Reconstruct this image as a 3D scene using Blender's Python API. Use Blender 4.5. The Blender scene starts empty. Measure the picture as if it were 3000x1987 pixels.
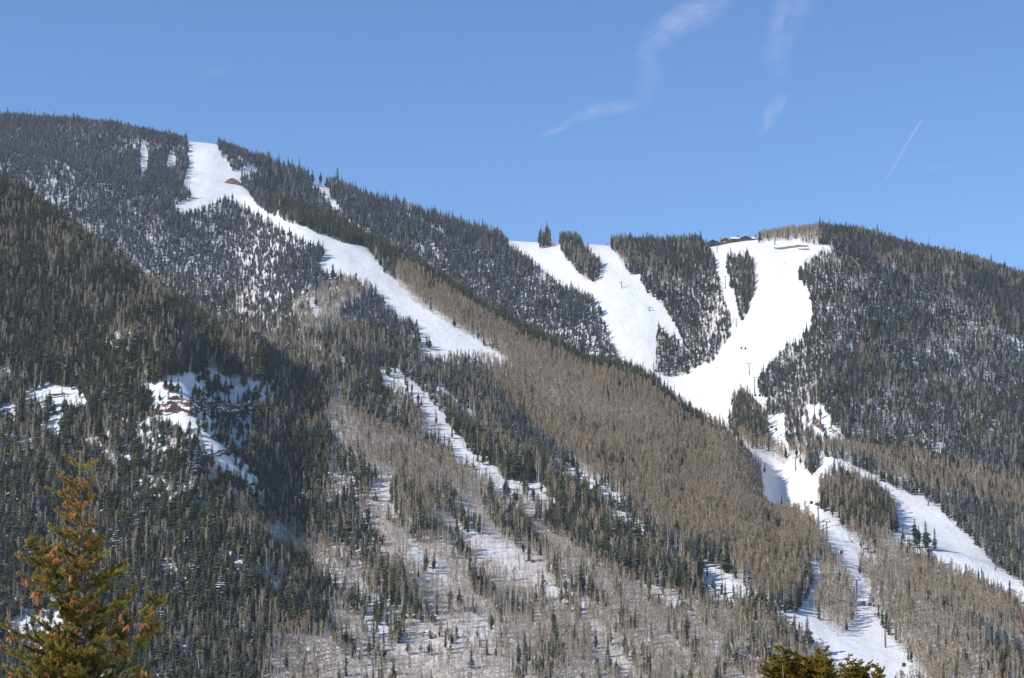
import bpy, bmesh, math, random
import numpy as np
from mathutils import Vector, Matrix, Euler
random.seed(7); rng = np.random.default_rng(7)
R = math.radians
sc = bpy.context.scene
COL = sc.collection

# ------------------------------------------------------------------ survey maths
PITCH = R(8.0); FPX = 1500.0 / math.tan(R(14.0)); CX, CY = 1500.0, 993.5
cp, sp = math.cos(PITCH), math.sin(PITCH)
def ray(sx, sy):
    """bearing X/Y and rise Z/Y of a survey reading"""
    dx = (np.asarray(sx, float) - CX) / FPX; dy = (CY - np.asarray(sy, float)) / FPX
    den = cp - dy * sp
    return dx / den, (sp + dy * cp) / den
def proj(X, Y, Z):
    den = Y * cp + Z * sp
    return CX + FPX * X / den, CY - FPX * (Z * cp - Y * sp) / den
def site(sx, sy, dist):
    a, b = ray(sx, sy)
    return Vector((float(a) * dist, dist, float(b) * dist))

# ------------------------------------------------------------------ noise
def _hash(i, j, seed):
    n = (i * 374761393 + j * 668265263 + seed * 1442695041) & 0xFFFFFFFF
    n = ((n ^ (n >> 13)) * 1274126177) & 0xFFFFFFFF
    return ((n ^ (n >> 16)) & 0xFFFF) / 65535.0
def vnoise(x, y, seed=0):
    x = np.asarray(x, float); y = np.asarray(y, float)
    i = np.floor(x).astype(np.int64); j = np.floor(y).astype(np.int64)
    u = x - i; v = y - j; u = u * u * (3 - 2 * u); v = v * v * (3 - 2 * v)
    a = _hash(i, j, seed); b = _hash(i + 1, j, seed); c = _hash(i, j + 1, seed); d = _hash(i + 1, j + 1, seed)
    return (a * (1 - u) + b * u) * (1 - v) + (c * (1 - u) + d * u) * v
def fbm(x, y, seed=0, octs=4):
    t = 0; amp = 0.5; f = 1.0
    for k in range(octs):
        t = t + amp * (vnoise(x * f, y * f, seed + k * 17) * 2 - 1); amp *= 0.5; f *= 2.03
    return t
def smooth(x, a, b):
    t = np.clip((x - a) / (b - a), 0, 1); return t * t * (3 - 2 * t)
def inpoly(px, py, poly):
    px = np.asarray(px); py = np.asarray(py); inside = np.zeros(px.shape, bool)
    n = len(poly); j = n - 1
    for i in range(n):
        xi, yi = poly[i]; xj, yj = poly[j]
        if yi != yj:
            c = ((yi > py) != (yj > py)) & (px < (xj - xi) * (py - yi) / (yj - yi) + xi)
            inside ^= c
        j = i
    return inside

# ------------------------------------------------------------------ terrain
S0, S1, NS = -500.0, 3500.0, 621
sgrid = np.linspace(S0, S1, NS)
def table(pts, depth=None):
    xs = []; ts = []
    for sx, sy in pts:
        a, b = ray(sx, sy); xs.append(CX + FPX * cp * float(a)); ts.append(float(b))
    t = np.interp(sgrid, xs, ts)
    k = np.array([1, 4, 6, 4, 1.]) / 16; tp = np.pad(t, 2, mode='edge')
    return np.convolve(tp, k, mode='valid')
sky_t = table([(-500, 345), (0, 362), (165, 368), (320, 382), (420, 400), (500, 417), (545, 424), (633, 430), (700, 456), (780, 486), (860, 518), (900, 532), (960, 556), (1024, 580), (1121, 612), (1205, 634), (1269, 656), (1400, 698), (1488, 713), (1577, 716), (1636, 716), (1708, 719), (1788, 727), (1900, 724), (2063, 728), (2112, 724), (2170, 720), (2219, 719), (2300, 712), (2380, 701), (2430, 697), (2500, 703), (2560, 717), (2633, 738), (2718, 757), (2845, 787), (3000, 840), (3500, 1020)])
c_t = table([(600, 500), (700, 545), (800, 602), (906, 652), (1003, 690), (1062, 718), (1138, 760), (1222, 806), (1328, 857), (1412, 916), (1476, 954), (1539, 992), (1623, 1026), (1687, 1059), (1771, 1087), (1822, 1099), (1890, 1124), (1919, 1145), (1949, 1179), (1987, 1209), (2050, 1251), (2110, 1275), (2160, 1310), (2213, 1370), (2262, 1450), (2400, 1540), (2700, 1600), (3500, 1650)])
d_t = table([(-500, 380), (0, 582), (63, 612), (139, 668), (211, 712), (290, 767), (359, 817), (422, 855), (477, 897), (540, 927), (633, 973), (735, 1008), (800, 1038), (900, 1080), (1100, 1165), (1500, 1335), (1900, 1490), (2262, 1700), (2600, 1750), (3500, 1780)])
r1 = np.interp(sgrid, [-500, 0, 480, 735, 900, 1500, 1900, 2262, 3500], [2450, 2300, 1950, 1850, 1850, 1750, 1650, 1500, 1500])
r3 = np.interp(sgrid, [-500, 700, 906, 1138, 1476, 1771, 2050, 2262, 3500], [2950, 2900, 2700, 2500, 2250, 2100, 2000, 1900, 1900])
r5 = np.interp(sgrid, [-500, 0, 545, 900, 1280, 1488, 1791, 2219, 2430, 3000, 3500], [3500, 3400, 3300, 3200, 3120, 3050, 2950, 2900, 2850, 2900, 3000])
zs = sky_t * r5; z1 = d_t * r1
fD = 1 - smooth(sgrid, 690, 900)
wC = smooth(sgrid, 640, 800) * (1 - smooth(sgrid, 2262, 2420))
fC = smooth(sgrid, 700, 860) * (1 - smooth(sgrid, 2020, 2275))
dD = 170.0
z3lin = z1 + (zs - z1) * (r3 - r1) / (r5 - r1) - 14 * (1 - wC)
z3 = wC * (c_t * r3) + (1 - wC) * z3lin
zDv_lin = z1 + (z3 - z1) * dD / (r3 - r1)
zDv = fD * (z1 - 22) + (1 - fD) * zDv_lin
dC = np.interp(sgrid, [700, 1100, 1500, 2000, 2250], [110, 170, 230, 260, 200])
zCv_lin = z3 + (zs - z3) * dC / (r5 - r3)
dropC = np.interp(sgrid, [700, 1100, 1500, 2000, 2250], [14, 26, 42, 46, 30])
zCv = fC * (z3 - dropC) + (1 - fC) * zCv_lin
z0 = np.full(NS, float(ray(1500, 2110)[1]) * 1250)
def soften(a, sg=4.0):
    k = np.exp(-0.5 * (np.arange(-14, 15) / sg) ** 2); k /= k.sum()
    return np.convolve(np.pad(a, 14, mode='reflect', reflect_type='odd'), k, 'valid')
r1, r3, r5, z1, zDv, z3, zCv, zs, dC = [soften(a) for a in (r1, r3, r5, z1, zDv, z3, zCv, zs, dC)]
KN_Y = np.stack([np.full(NS, 1250.), r1, r1 + dD, r3, r3 + dC, r5, r5 + 160, r5 + 700, np.full(NS, 5200.)], 1)
KN_Z = np.stack([z0, z1, zDv, z3, zCv, zs, zs - 26, zs - 260, np.full(NS, 60.)], 1)
def pchip(xk, yk, x):
    h = np.diff(xk, axis=1); d = np.diff(yk, axis=1) / h
    m = np.zeros_like(yk)
    w1 = 2 * h[:, 1:] + h[:, :-1]; w2 = h[:, 1:] + 2 * h[:, :-1]
    same = (d[:, 1:] * d[:, :-1]) > 0
    with np.errstate(divide='ignore', invalid='ignore'):
        hm = (w1 + w2) / (w1 / d[:, :-1] + w2 / d[:, 1:])
    m[:, 1:-1] = np.where(same, hm, 0); m[:, 0] = d[:, 0]; m[:, -1] = d[:, -1]
    out = np.zeros((xk.shape[0], len(x)))
    for c in range(xk.shape[0]):
        k = np.clip(np.searchsorted(xk[c], x) - 1, 0, xk.shape[1] - 2)
        t = (x - xk[c, k]) / h[c, k]; t = np.clip(t, 0, 1)
        out[c] = ((2*t**3 - 3*t**2 + 1) * yk[c, k] + (t**3 - 2*t**2 + t) * h[c, k] * m[c, k]
                  + (-2*t**3 + 3*t**2) * yk[c, k+1] + (t**3 - t**2) * h[c, k] * m[c, k+1])
    return out
Yfar = np.concatenate([np.arange(1250, 3650, 5.0), np.arange(3650, 5200, 60.0)])
NF = len(Yfar)
Zg = pchip(KN_Y, KN_Z, Yfar)
SG, YG = np.meshgrid(sgrid, Yfar, indexing='ij')
XG = YG * (SG - CX) / (FPX * cp)
# gullies and ribs running down towards the lower right, then smaller relief
u_ = (XG * 0.80 + YG * 0.60); v_ = (-XG * 0.60 + YG * 0.80)
warp = fbm(XG / 300, YG / 300, 5, 2) * 60
near_c = np.exp(-((YG - r3[:, None]) / 60) ** 2) * fC[:, None]
near_s = np.exp(-((YG - r5[:, None]) / 70) ** 2)
amp = 1 - np.maximum(0.75 * near_c, 0.95 * near_s)
Zg += amp * (8.0 * fbm((u_ + warp) / 120, v_ / 520, 11, 3) + 2.6 * fbm(XG / 60, YG / 60, 23, 3))
lowf = smooth(2050 - YG, 0, 400)
Zg += amp * lowf * 5.0 * fbm((u_ + warp) / 55, v_ / 260, 31, 3)

def locate(sx, sy, behind=False):
    """first ground point met looking along a survey reading"""
    PXg, PYg = proj(XG, YG, Zg)
    n = NF if not behind else NF
    hits = []
    prev = None
    for j in range(0, NF, 1):
        col = PXg[:, j]
        i = np.searchsorted(col, sx) - 1
        if i < 0 or i >= NS - 1: continue
        t = (sx - col[i]) / (col[i + 1] - col[i])
        y = PYg[i, j] * (1 - t) + PYg[i + 1, j] * t
        s = sgrid[i] * (1 - t) + sgrid[i + 1] * t
        if prev is not None and prev[0] > sy >= y:
            f = (prev[0] - sy) / (prev[0] - y)
            hits.append((prev[1] + (s - prev[1]) * f, prev[2] + (Yfar[j] - prev[2]) * f))
        if prev is None and y <= sy: hits.append((s, Yfar[j]))
        prev = (y, s, Yfar[j])
        if hits and not behind: break
    if not hits: return None
    s, Y = hits[-1] if behind else hits[0]
    return (s - CX) / (FPX * cp) * Y, Y
# a steep bowl with ledges under the near hill, its left rib throws it into shade
def local_ridge(pts, height, width, right_drop):
    P = [locate(*p) for p in pts]
    P = [p for p in P if p]
    best = np.full(XG.shape, 1e9); side = np.zeros(XG.shape)
    for (xa, ya), (xb, yb) in zip(P[:-1], P[1:]):
        L = math.hypot(xb - xa, yb - ya); ux, uy = (xb - xa) / L, (yb - ya) / L
        t = np.clip((XG - xa) * ux + (YG - ya) * uy, 0, L)
        ddx = XG - (xa + ux * t); ddy = YG - (ya + uy * t)
        d = np.hypot(ddx, ddy); m = d < best
        best = np.where(m, d, best); side = np.where(m, np.sign(ddx * uy - ddy * ux), side)
    return best, side
RIDGES = [([(440, 1060), (455, 1130), (480, 1220), (545, 1310), (625, 1405)], 46, 38, 1.0)]
dz = 0
for pts, hgt, wid, _ in RIDGES:
    d, sd = local_ridge(pts, hgt, wid, 1)
    # side<0 here means right of a line walked towards the viewer
    dz = dz + hgt * np.exp(-(d / wid) ** 2)
    P = [locate(*p) for p in pts]
d2, _ = local_ridge([(700, 1100), (700, 1220), (705, 1320), (750, 1440)], 0, 0, 0)
dz = dz - 28 * np.exp(-(d2 / 46) ** 2)
Zg += dz
PXg, PYg = proj(XG, YG, Zg)

def ground(s, Y):
    """height on the sheet at column s and distance Y"""
    fi = (np.asarray(s) - S0) / (S1 - S0) * (NS - 1); i = np.clip(fi.astype(int), 0, NS - 2); fi = fi - i
    j = np.clip(np.searchsorted(Yfar, Y) - 1, 0, NF - 2); fj = (Y - Yfar[j]) / (Yfar[j + 1] - Yfar[j])
    return (Zg[i, j] * (1 - fi) + Zg[i + 1, j] * fi) * (1 - fj) + (Zg[i, j + 1] * (1 - fi) + Zg[i + 1, j + 1] * fi) * fj
def gz(X, Y):
    s = CX + FPX * cp * X / Y
    return float(ground(np.array([s]), np.array([Y]))[0])
def at(sx, sy, behind=False):
    p = locate(sx, sy, behind)
    if p is None: return None
    return Vector((p[0], p[1], gz(*p)))

# ------------------------------------------------------------------ clearings and stands, as surveyed
RUN_A = [(543,411),(633,418),(646,453),(659,474),(684,505),(710,496),(738,488),(752,505),(728,522),(706,527),(707,541),(728,571),(760,609),(781,626),(802,638),(849,655),(900,668),(929,687),(944,695),(1007,712),(1058,718),(1074,729),(1091,746),(1100,772),(1117,793),(1146,814),(1165,826),(1172,842),(1193,856),(1205,881),(1256,915),(1332,962),(1404,1004),(1446,1033),(1480,1062),(1480,1078),(1440,1070),(1380,1062),(1307,1064),(1250,1066),(1232,1042),(1226,990),(1218,955),(1163,940),(1135,915),(1115,885),(1075,850),(1030,828),(975,826),(942,812),(936,780),(948,750),(932,728),(900,720),(876,708),(846,692),(800,668),(775,655),(745,635),(715,618),(690,600),(660,588),(633,602),(590,616),(550,632),(510,628),(511,605),(562,578),(545,560),(536,550),(543,524),(553,486),(551,448),(547,419)]
GAPS_A = [[(411,419),(420,419),(434,450),(432,480),(426,520),(412,535),(408,480)], [(494,440),(515,450),(512,480),(498,505),(486,498)],
          [(425,685),(450,700),(452,718),(428,716)], [(345,700),(358,698),(356,722),(344,722)], [(907,880),(925,900),(935,940),(930,965),(912,930)], [(883,860),(890,862),(890,885),(884,885)],
          [(633,905),(650,905),(650,940),(638,940)]]
THIN = [(880,506),(914,516),(960,548),(969,581),(994,620),(1011,636),(1053,670),(1091,691),(1085,697),(1040,676),(998,650),(970,622),(950,592),(925,560),(900,530),(880,514)]
RUN_B = [(1440,690),(1489,690),(1577,700),(1791,712),(2063,715),(2219,708),(2330,706),(2345,712),(2380,722),(2430,720),(2443,745),(2413,748),(2370,770),(2338,800),(2337,815),(2350,832),(2367,852),(2376,875),(2380,905),(2382,935),(2372,965),(2350,990),(2300,1030),(2255,1080),(2222,1130),(2218,1150),(2245,1180),(2275,1200),(2300,1225),(2300,1260),(2310,1320),(2300,1350),(2285,1345),(2265,1315),(2250,1290),(2240,1400),(2100,1400),(1900,1300),(1825,1200),(1820,1095),(1812,1060),(1790,1015),(1782,985),(1770,955),(1755,920),(1746,888),(1722,882),(1700,870),(1655,850),(1630,838),(1600,808),(1570,785),(1560,775),(1527,760),(1489,742),(1489,725),(1460,700)]
ISL = [ [(1580,700),(1613,700),(1613,724),(1580,729)],
        [(1640,706),(1692,706),(1712,740),(1755,775),(1762,800),(1746,830),(1712,820),(1690,795),(1668,772),(1650,750)],
        [(1791,715),(1791,737),(1805,744),(1826,782),(1848,807),(1873,807),(1877,828),(1898,862),(1924,879),(1945,900),(1965,940),(1990,975),(2003,1015),(2020,1050),(2050,1075),(2090,1060),(2105,1030),(2141,990),(2141,930),(2122,880),(2114,830),(2098,795),(2085,752),(2062,715)],
        [(1930,958),(1950,985),(1975,1000),(2005,1030),(2040,1060),(2050,1072),(2010,1098),(1953,1111),(1924,1094),(1922,1022),(1919,1000)],
        [(2132,760),(2128,800),(2140,840),(2155,880),(2165,930),(2173,948),(2194,912),(2202,880),(2213,850),(2213,800),(2200,765)],
        [(2142,1185),(2160,1165),(2205,1175),(2228,1200),(2248,1250),(2250,1300),(2236,1325),(2200,1310),(2165,1290),(2136,1262),(2134,1230),(2150,1215)],
        [(2245,1195),(2282,1188),(2290,1215),(2262,1222),(2246,1215)] ]
ASP_ISL = [(2165,1285),(2200,1300),(2240,1312),(2300,1330),(2305,1362),(2290,1362),(2270,1350),(2240,1332),(2200,1318),(2165,1300)]
RUN_G = [(2028,1217),(2097,1250),(2142,1267),(2165,1275),(2236,1325),(2270,1338),(2303,1362),(2310,1330),(2330,1345),(2355,1370),(2372,1396),(2400,1396),(2400,1345),(2385,1338),(2439,1342),(2486,1361),(2478,1382),(2440,1398),(2405,1432),(2396,1470),(2410,1497),(2448,1525),(2482,1560),(2483,1584),(2528,1617),(2560,1640),(2580,1650),(2560,1660),(2515,1650),(2513,1680),(2532,1713),(2549,1739),(2553,1790),(2579,1832),(2598,1857),(2622,1895),(2655,1933),(2700,1987),(2720,2030),(2450,2030),(2420,1975),(2390,1940),(2350,1890),(2320,1862),(2280,1820),(2270,1790),(2330,1802),(2367,1752),(2388,1705),(2367,1675),(2372,1654),(2401,1650),(2405,1684),(2401,1726),(2380,1773),(2393,1811),(2422,1840),(2456,1866),(2507,1836),(2512,1800),(2502,1748),(2481,1705),(2460,1655),(2440,1640),(2424,1620),(2410,1600),(2396,1572),(2365,1545),(2330,1528),(2285,1512),(2240,1488),(2232,1430),(2245,1378),(2213,1345),(2180,1310),(2142,1280),(2097,1260)]
RUN_R = [(2486,1361),(2502,1371),(2562,1393),(2579,1409),(2625,1435),(2659,1447),(2693,1452),(2718,1473),(2752,1494),(2781,1532),(2836,1574),(2870,1612),(2912,1654),(2954,1688),(3010,1722),(3060,1760),(3060,1830),(3010,1800),(2950,1765),(2912,1740),(2878,1722),(2823,1705),(2772,1690),(2730,1662),(2690,1640),(2660,1625),(2620,1605),(2600,1590),(2600,1572),(2630,1560),(2622,1500),(2605,1475),(2585,1455),(2560,1435),(2500,1410),(2470,1390)]
ISL6 = [(2440,1450),(2470,1446),(2505,1444),(2560,1458),(2590,1480),(2610,1490),(2622,1540),(2604,1562),(2550,1550),(2490,1545),(2448,1525),(2410,1497),(2397,1470),(2405,1440)]
BOWL = [(430,1150),(448,1130),(481,1112),(528,1105),(591,1096),(676,1112),(752,1112),(802,1146),(790,1188),(750,1230),(742,1272),(718,1327),(722,1365),(752,1386),(764,1433),(760,1475),(718,1445),(659,1410),(625,1378),(590,1340),(560,1300),(535,1280),(505,1262),(450,1240)]
SNOWP = [[(80,1150),(150,1135),(230,1145),(258,1190),(240,1222),(185,1215),(175,1285),(160,1290),(135,1280),(140,1200),(90,1180)], [(0,1195),(30,1190),(45,1215),(40,1250),(0,1240)],
         [(1100,1083),(1150,1078),(1188,1100),(1218,1128),(1262,1170),(1300,1225),(1330,1265),(1380,1330),(1430,1355),(1475,1400),(1525,1412),(1575,1428),(1620,1462),(1650,1490),(1600,1492),(1540,1472),(1480,1450),(1425,1425),(1365,1392),(1310,1335),(1268,1275),(1230,1230),(1200,1180),(1170,1150),(1120,1150)],
         [(1250,1115),(1290,1138),(1350,1185),(1400,1225),(1400,1242),(1340,1205),(1290,1165),(1245,1135)],
         [(1600,1325),(1660,1363),(1700,1385),(1750,1412),(1800,1450),(1840,1475),(1810,1490),(1745,1462),(1690,1425),(1640,1385),(1600,1345)],
         [(2045,1650),(2085,1655),(2139,1690),(2180,1725),(2200,1765),(2140,1785),(2072,1755),(2050,1700)],
         [(1100,1415),(1140,1420),(1150,1460),(1165,1500),(1150,1520),(1130,1480),(1105,1450)],
         [(1760,1470),(1830,1515),(1900,1570),(1960,1610),(2020,1650),(2010,1680),(1940,1640),(1880,1605),(1810,1565),(1750,1510)],[(640,1590),(700,1640),(790,1700),(860,1760),(850,1785),(770,1730),(690,1680),(640,1625)],[(1200,1590),(1250,1650),(1330,1710),(1300,1730),(1230,1690),(1195,1630)],
         [(2360,1195),(2400,1190),(2430,1230),(2460,1262),(2465,1300),(2420,1300),(2370,1275),(2350,1240)],
         [(2735,1312),(2760,1305),(2770,1330),(2745,1338)],
         [(40,1830),(100,1790),(190,1810),(240,1830),(230,1860),(120,1870),(60,1860)], [(240,1690),(290,1680),(300,1715),(260,1730)], [(0,1870),(30,1900),(10,1920),(-20,1900)],[(125,1490),(143,1490),(140,1570),(126,1570)]]
ASP_C = [(1167,790),(1200,805),(1260,840),(1350,895),(1430,950),(1500,1000),(1560,1040),(1650,1085),(1750,1130),(1850,1170),(1940,1240),(2040,1310),(2140,1390),(2230,1440),(2290,1490),(2400,1550),(2420,1600),(2400,1650),(2360,1720),(2330,1790),(2250,1770),(2180,1710),(2100,1650),(2000,1600),(1900,1530),(1800,1450),(1700,1380),(1600,1300),(1500,1215),(1440,1130),(1476,1066),(1400,1010),(1256,925),(1205,892),(1170,850)]
ASP_CPURE = [(1167,790),(1200,805),(1260,840),(1350,895),(1430,950),(1500,1000),(1560,1040),(1650,1085),(1760,1135),(1700,1150),(1600,1100),(1500,1080),(1440,1040),(1340,975),(1256,925),(1205,892),(1170,850)]
ASP_P = [[(960,1190),(1010,1215),(1100,1262),(1230,1300),(1330,1345),(1430,1420),(1440,1450),(1380,1460),(1240,1450),(1120,1410),(1060,1370),(1010,1330),(960,1270)],
         [(850,890),(900,875),(990,845),(1030,838),(1075,850),(1080,870),(1010,900),(985,960),(930,985),(880,975)],
         [(2440,1540),(2600,1590),(2700,1650),(2850,1720),(2950,1775),(3060,1850),(3060,1987),(2900,1860),(2760,1790),(2640,1740),(2530,1700),(2480,1620)],
         [(2200,1255),(2300,1270),(2305,1330),(2240,1312),(2165,1290)],
         [(2300,1330),(2420,1305),(2560,1330),(2700,1350),(2850,1380),(3060,1440),(3060,1530),(2900,1500),(2780,1470),(2640,1425),(2520,1370),(2440,1338),(2385,1335),(2350,1370)],
         [(750,1540),(900,1580),(1000,1620),(1100,1700),(1080,1760),(960,1700),(850,1640),(760,1600)],
         [(780,1850),(900,1860),(1060,1950),(1100,2050),(760,2050)], [(2400,1452),(2500,1460),(2510,1520),(2450,1525),(2400,1480)],
         [(2380,1660),(2470,1655),(2500,1745),(2512,1800),(2507,1836),(2456,1866),(2422,1840),(2393,1811)],
         [(2513,1690),(2600,1720),(2760,1800),(2900,1900),(2960,2050),(2700,2050),(2650,1950),(2600,1850),(2560,1780)]]
SPARSE = [(1110,1400),(1300,1430),(1460,1440),(1600,1480),(1750,1560),(1900,1640),(2050,1740),(2200,1850),(2420,1960),(2450,2050),(900,2050),(950,1990),(900,1900),(960,1850),(1000,1780),(1150,1800),(1180,1700),(1100,1600),(1080,1480)]
SPARSE_OPEN = [(1350,1560),(1560,1570),(1700,1640),(1850,1740),(2000,1850),(2080,1960),(1900,1960),(1500,1900),(1300,1860),(1280,1700)]

PINES = [([(1250,1190),(1420,1310),(1560,1395),(1700,1470),(1850,1575),(1960,1650),(2060,1730),(2070,1775),(1950,1735),(1800,1680),(1650,1590),(1540,1510),(1640,1490),(1570,1435),(1480,1410),(1400,1350),(1300,1250)], 0.2),
         ([(1150,1410),(1285,1425),(1295,1570),(1240,1590),(1170,1580)], 0.55), ([(1420,1485),(1500,1500),(1575,1570),(1540,1610),(1450,1570)], 0.4), ([(990,1640),(1080,1660),(1250,1760),(1230,1830),(1100,1780)], 0.4)]
KEEP_LONE = [(2681,1606,24,3),(2693,1605,18,4),(2713,1613,23,5),(2739,1614,18,0),(2645,1585,14,1),(1570,1768,14,0),(1590,1760,21,2),(1658,1755,16,3),(1540,1960,20,2),(1318,1790,18,3),(1345,1785,16,5),(1385,1795,13,1),(1180,1830,13,4),(1305,1905,14,2),(1380,1960,16,1),
             (1257,1025,15,5),(1250,1018,13,2),(1218,1003,13,1),(2343,1893,16,2),(2372,1905,14,4),(2224,714,17,0),(2270,718,8,3),(2290,1480,9,2)]

def stand_at(sx, sy, layer):
    """density, aspen share, snow dusting, size of the forest at surveyed spots"""
    n = sx.shape[0]
    dens = np.full(n, 0.92); asp = np.full(n, 0.2); dust = np.full(n, 0.5); size = np.full(n, 1.0)
    pn = fbm(sx / 90, sy / 60, 3, 3); pn2 = fbm(sx / 35, sy / 25, 9, 3); clump = fbm(sx / 22, sy / 16, 14, 2)
    L0 = layer == 0; L1 = layer == 1; L2 = layer == 2
    # near olive hill
    asp = np.where(L0, np.clip(0.18 + 0.75 * pn + 0.4 * pn2, 0.03, 0.8), asp); dust = np.where(L0, 0.12, dust)
    # the far left mountain
    a1 = L1 & (sx < 1300)
    asp = np.where(a1, np.clip(0.02 + 0.25 * pn, 0.0, 0.4), asp); dust = np.where(a1, 0.96, dust); size = np.where(a1, 0.82, size)
    low1 = L1 & (sy > 700 + 0.25 * sx)
    asp = np.where(low1, np.clip(0.28 + 0.7 * pn, 0.05, 0.8), asp); dust = np.where(low1, 0.5, dust)
    mid = L1 & (sx > 850) & (sy > 0.62 * sx + 420)
    asp = np.where(mid, np.clip(0.35 + 0.9 * pn + 0.3 * pn2, 0.05, 0.9), asp); dust = np.where(mid, 0.15, dust)
    # behind the rib
    asp = np.where(L2, np.clip(0.03 + 0.2 * pn, 0.0, 0.3), asp); dust = np.where(L2, 0.8, dust)
    rm = L2 & (sx > 2140)
    asp = np.where(rm, np.clip(0.16 + 0.5 * pn + 0.25 * pn2, 0.03, 0.7), asp); dust = np.where(rm, 0.4, dust); size = np.where(rm, 0.78, size)
    low2 = L2 & (sx > 2250) & (sy > 1500)
    asp = np.where(low2, np.clip(0.5 + 0.9 * pn + 0.4 * pn2, 0.12, 0.92), asp); dust = np.where(low2, 0.08, dust)
    top = L2 & (sx > 2230) & (sx < 2400) & (sy < 722)
    asp = np.where(top, 0.85, asp); dens = np.where(top, 0.9, dens)
    # bare snow ground glimpsed in the upper left forest
    open1 = L1 & (((sx - 150) / 90) ** 2 + ((sy - 530) / 90) ** 2 < 1)
    dens = np.where(open1, 0.55, dens)
    skyl = L2 & (sx > 840) & (sx < 1500) & (sy < np.interp(sx, sky_px, sky_py) + 26); size = np.where(skyl, 1.2, size); dens = np.where(skyl, 0.7, dens)
    band = L2 & (sx > 1010) & (sx < 1300) & (sy < 545 + 0.42 * (sx - 960))
    dens = np.where(band, 0.3, dens)
    gap = fbm(sx / 14, sy / 16, 71, 3)
    dens = np.where(((a1 & ~low1) | (L2 & ~rm)) & (gap > 0.19), 0.4, dens); dens = np.where(rm & (gap > 0.28), 0.55, dens)
    def put(poly, layers, d=None, a=None, du=None, s=None, jit=7):
        nonlocal dens, asp, dust, size
        jx = sx + jit * clump * 2; jy = sy + jit * 0.7 * pn2 * 2
        m = inpoly(jx, jy, poly) & np.isin(layer, layers)
        if d is not None: dens = np.where(m, d, dens)
        if a is not None: asp = np.where(m, a, asp)
        if du is not None: dust = np.where(m, du, dust)
        if s is not None: size = np.where(m, s, size)
        return m
    sparse = inpoly(sx + 20 * pn, sy + 20 * pn2, SPARSE) & ~L2
    streak = fbm((0.8 * sx + 0.6 * sy) / 260, (-0.6 * sx + 0.8 * sy) / 26, 61, 3)
    dens = np.where(sparse, np.clip(0.80 + 1.5 * streak + 0.3 * pn2, 0.10, 1.0), dens); asp = np.where(sparse, np.clip(0.92 + 0.7 * pn + 0.5 * np.minimum(streak, 0.1), 0.35, 0.985), asp)
    st2 = fbm((0.8 * sx + 0.6 * sy) / 120, (-0.6 * sx + 0.8 * sy) / 34, 67, 3); cg = sparse & (st2 > 0.38); asp = np.where(cg, 0.35, asp); dens = np.where(cg, 0.8, dens)
    size = np.where(sparse, np.where(cg, 1.1, 0.85), size); dust = np.where(sparse, 0.03, dust)
    lowb = sparse & (sy > 1790) & (sx > 1450); dens = np.where(lowb, np.clip(dens + .3, 0, .95), dens)
    so = inpoly(sx + 20 * pn, sy + 20 * pn2, SPARSE_OPEN) & ~L2 & ~lowb
    dens = np.where(so, np.clip(0.62 + 1.3 * streak + 0.3 * pn2, 0.10, 1.0), dens); asp = np.where(so & ~cg, 0.975, asp)
    for p_, a_ in PINES: put(p_, [0, 1], 0.78, a_, 0.05, 1.25, jit=20)
    m = put(ASP_C, [0, 1], 0.98, None, 0.02, 1.05)
    asp = np.where(m, np.clip(0.86 + 0.9 * pn - 0.12 * (sx < 1900), 0.25, 0.985), asp)
    put(ASP_CPURE, [0, 1], 1.0, 0.992, 0.0, 1.08)
    crest = np.interp(sx, cx_px, cx_py); bw = np.interp(sx, [1160, 1300, 1500, 1800, 2100, 2280], [50, 100, 200, 230, 250, 280])
    belt = (layer != 2) & (sx > 1160) & (sx < 2290) & (sy > crest + 20 + 8 * clump) & (sy < crest + bw + 30 * pn2)
    dens = np.where(belt, 1.0, dens); asp = np.where(belt, np.where(pn + 0.8 * pn2 > 0.26, 0.66, 0.95), asp); size = np.where(belt, 0.86, size); dust = np.where(belt, 0, dust)
    for k, p in enumerate(ASP_P): put(p, [0, 1, 2], 0.95, 0.66 if k == 4 else 0.93, 0.02, 0.9)
    # the dark conifer band that follows the rib's crest
    cb = (~L0) & (~L2) & (sx > 760) & (sx < 2060) & (sy < crest + 20 + 8 * clump) & ~inpoly(sx, sy, ASP_CPURE)
    dens = np.where(cb, 1.0, dens); asp = np.where(cb, 0.03, asp); dust = np.where(cb, 0.05, dust); size = np.where(cb, 1.0, size)
    put(RUN_A, [1], 0, jit=3)
    m = inpoly(sx, sy, RUN_A) & (sx < 760); dens = np.where(m, 0, dens)
    for g in GAPS_A: put(g, [0, 1], 0.0, jit=3)
    put(THIN, [1, 2], 0.04, jit=3)
    put(RUN_B, [2], 0.0, jit=2)
    put(RUN_G, [0, 1, 2], 0.0, jit=2); put(RUN_R, [0, 1, 2], 0.0, jit=2)
    for k, p in enumerate(ISL):
        m = put(p, [2], 1.0, 0.12 if k > 1 else 0.25, 0.35 if k < 5 else 0.05, 1.05 if k < 2 else 0.95, jit=2)
        if k == 2: dens = np.where(m & (sy > 780 + (sx - 1800) * 0) & (sx > 2060 - 0 * sy), 0.75, dens); asp = np.where(m, np.clip(0.25 + pn + 0.2 * (sy > 980), 0.05, 0.8), asp)
    put(ASP_ISL, [1, 2], 0.9, 0.85, 0.0, 1.0, jit=2)
    put(ISL6, [0, 1, 2], 1.0, 0.5, 0.05, 1.05, jit=2)
    m = inpoly(sx, sy, ISL6) & (sx + sy > 4010); asp = np.where(m, 0.25, asp)
    m = put(BOWL, [0, 1], 0.16, 0.05, 0.2, 0.75, jit=6)
    m2 = m & (sy < 1185); dens = np.where(m2, np.clip(.2 + clump, 0.03, .6), dens)
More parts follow.
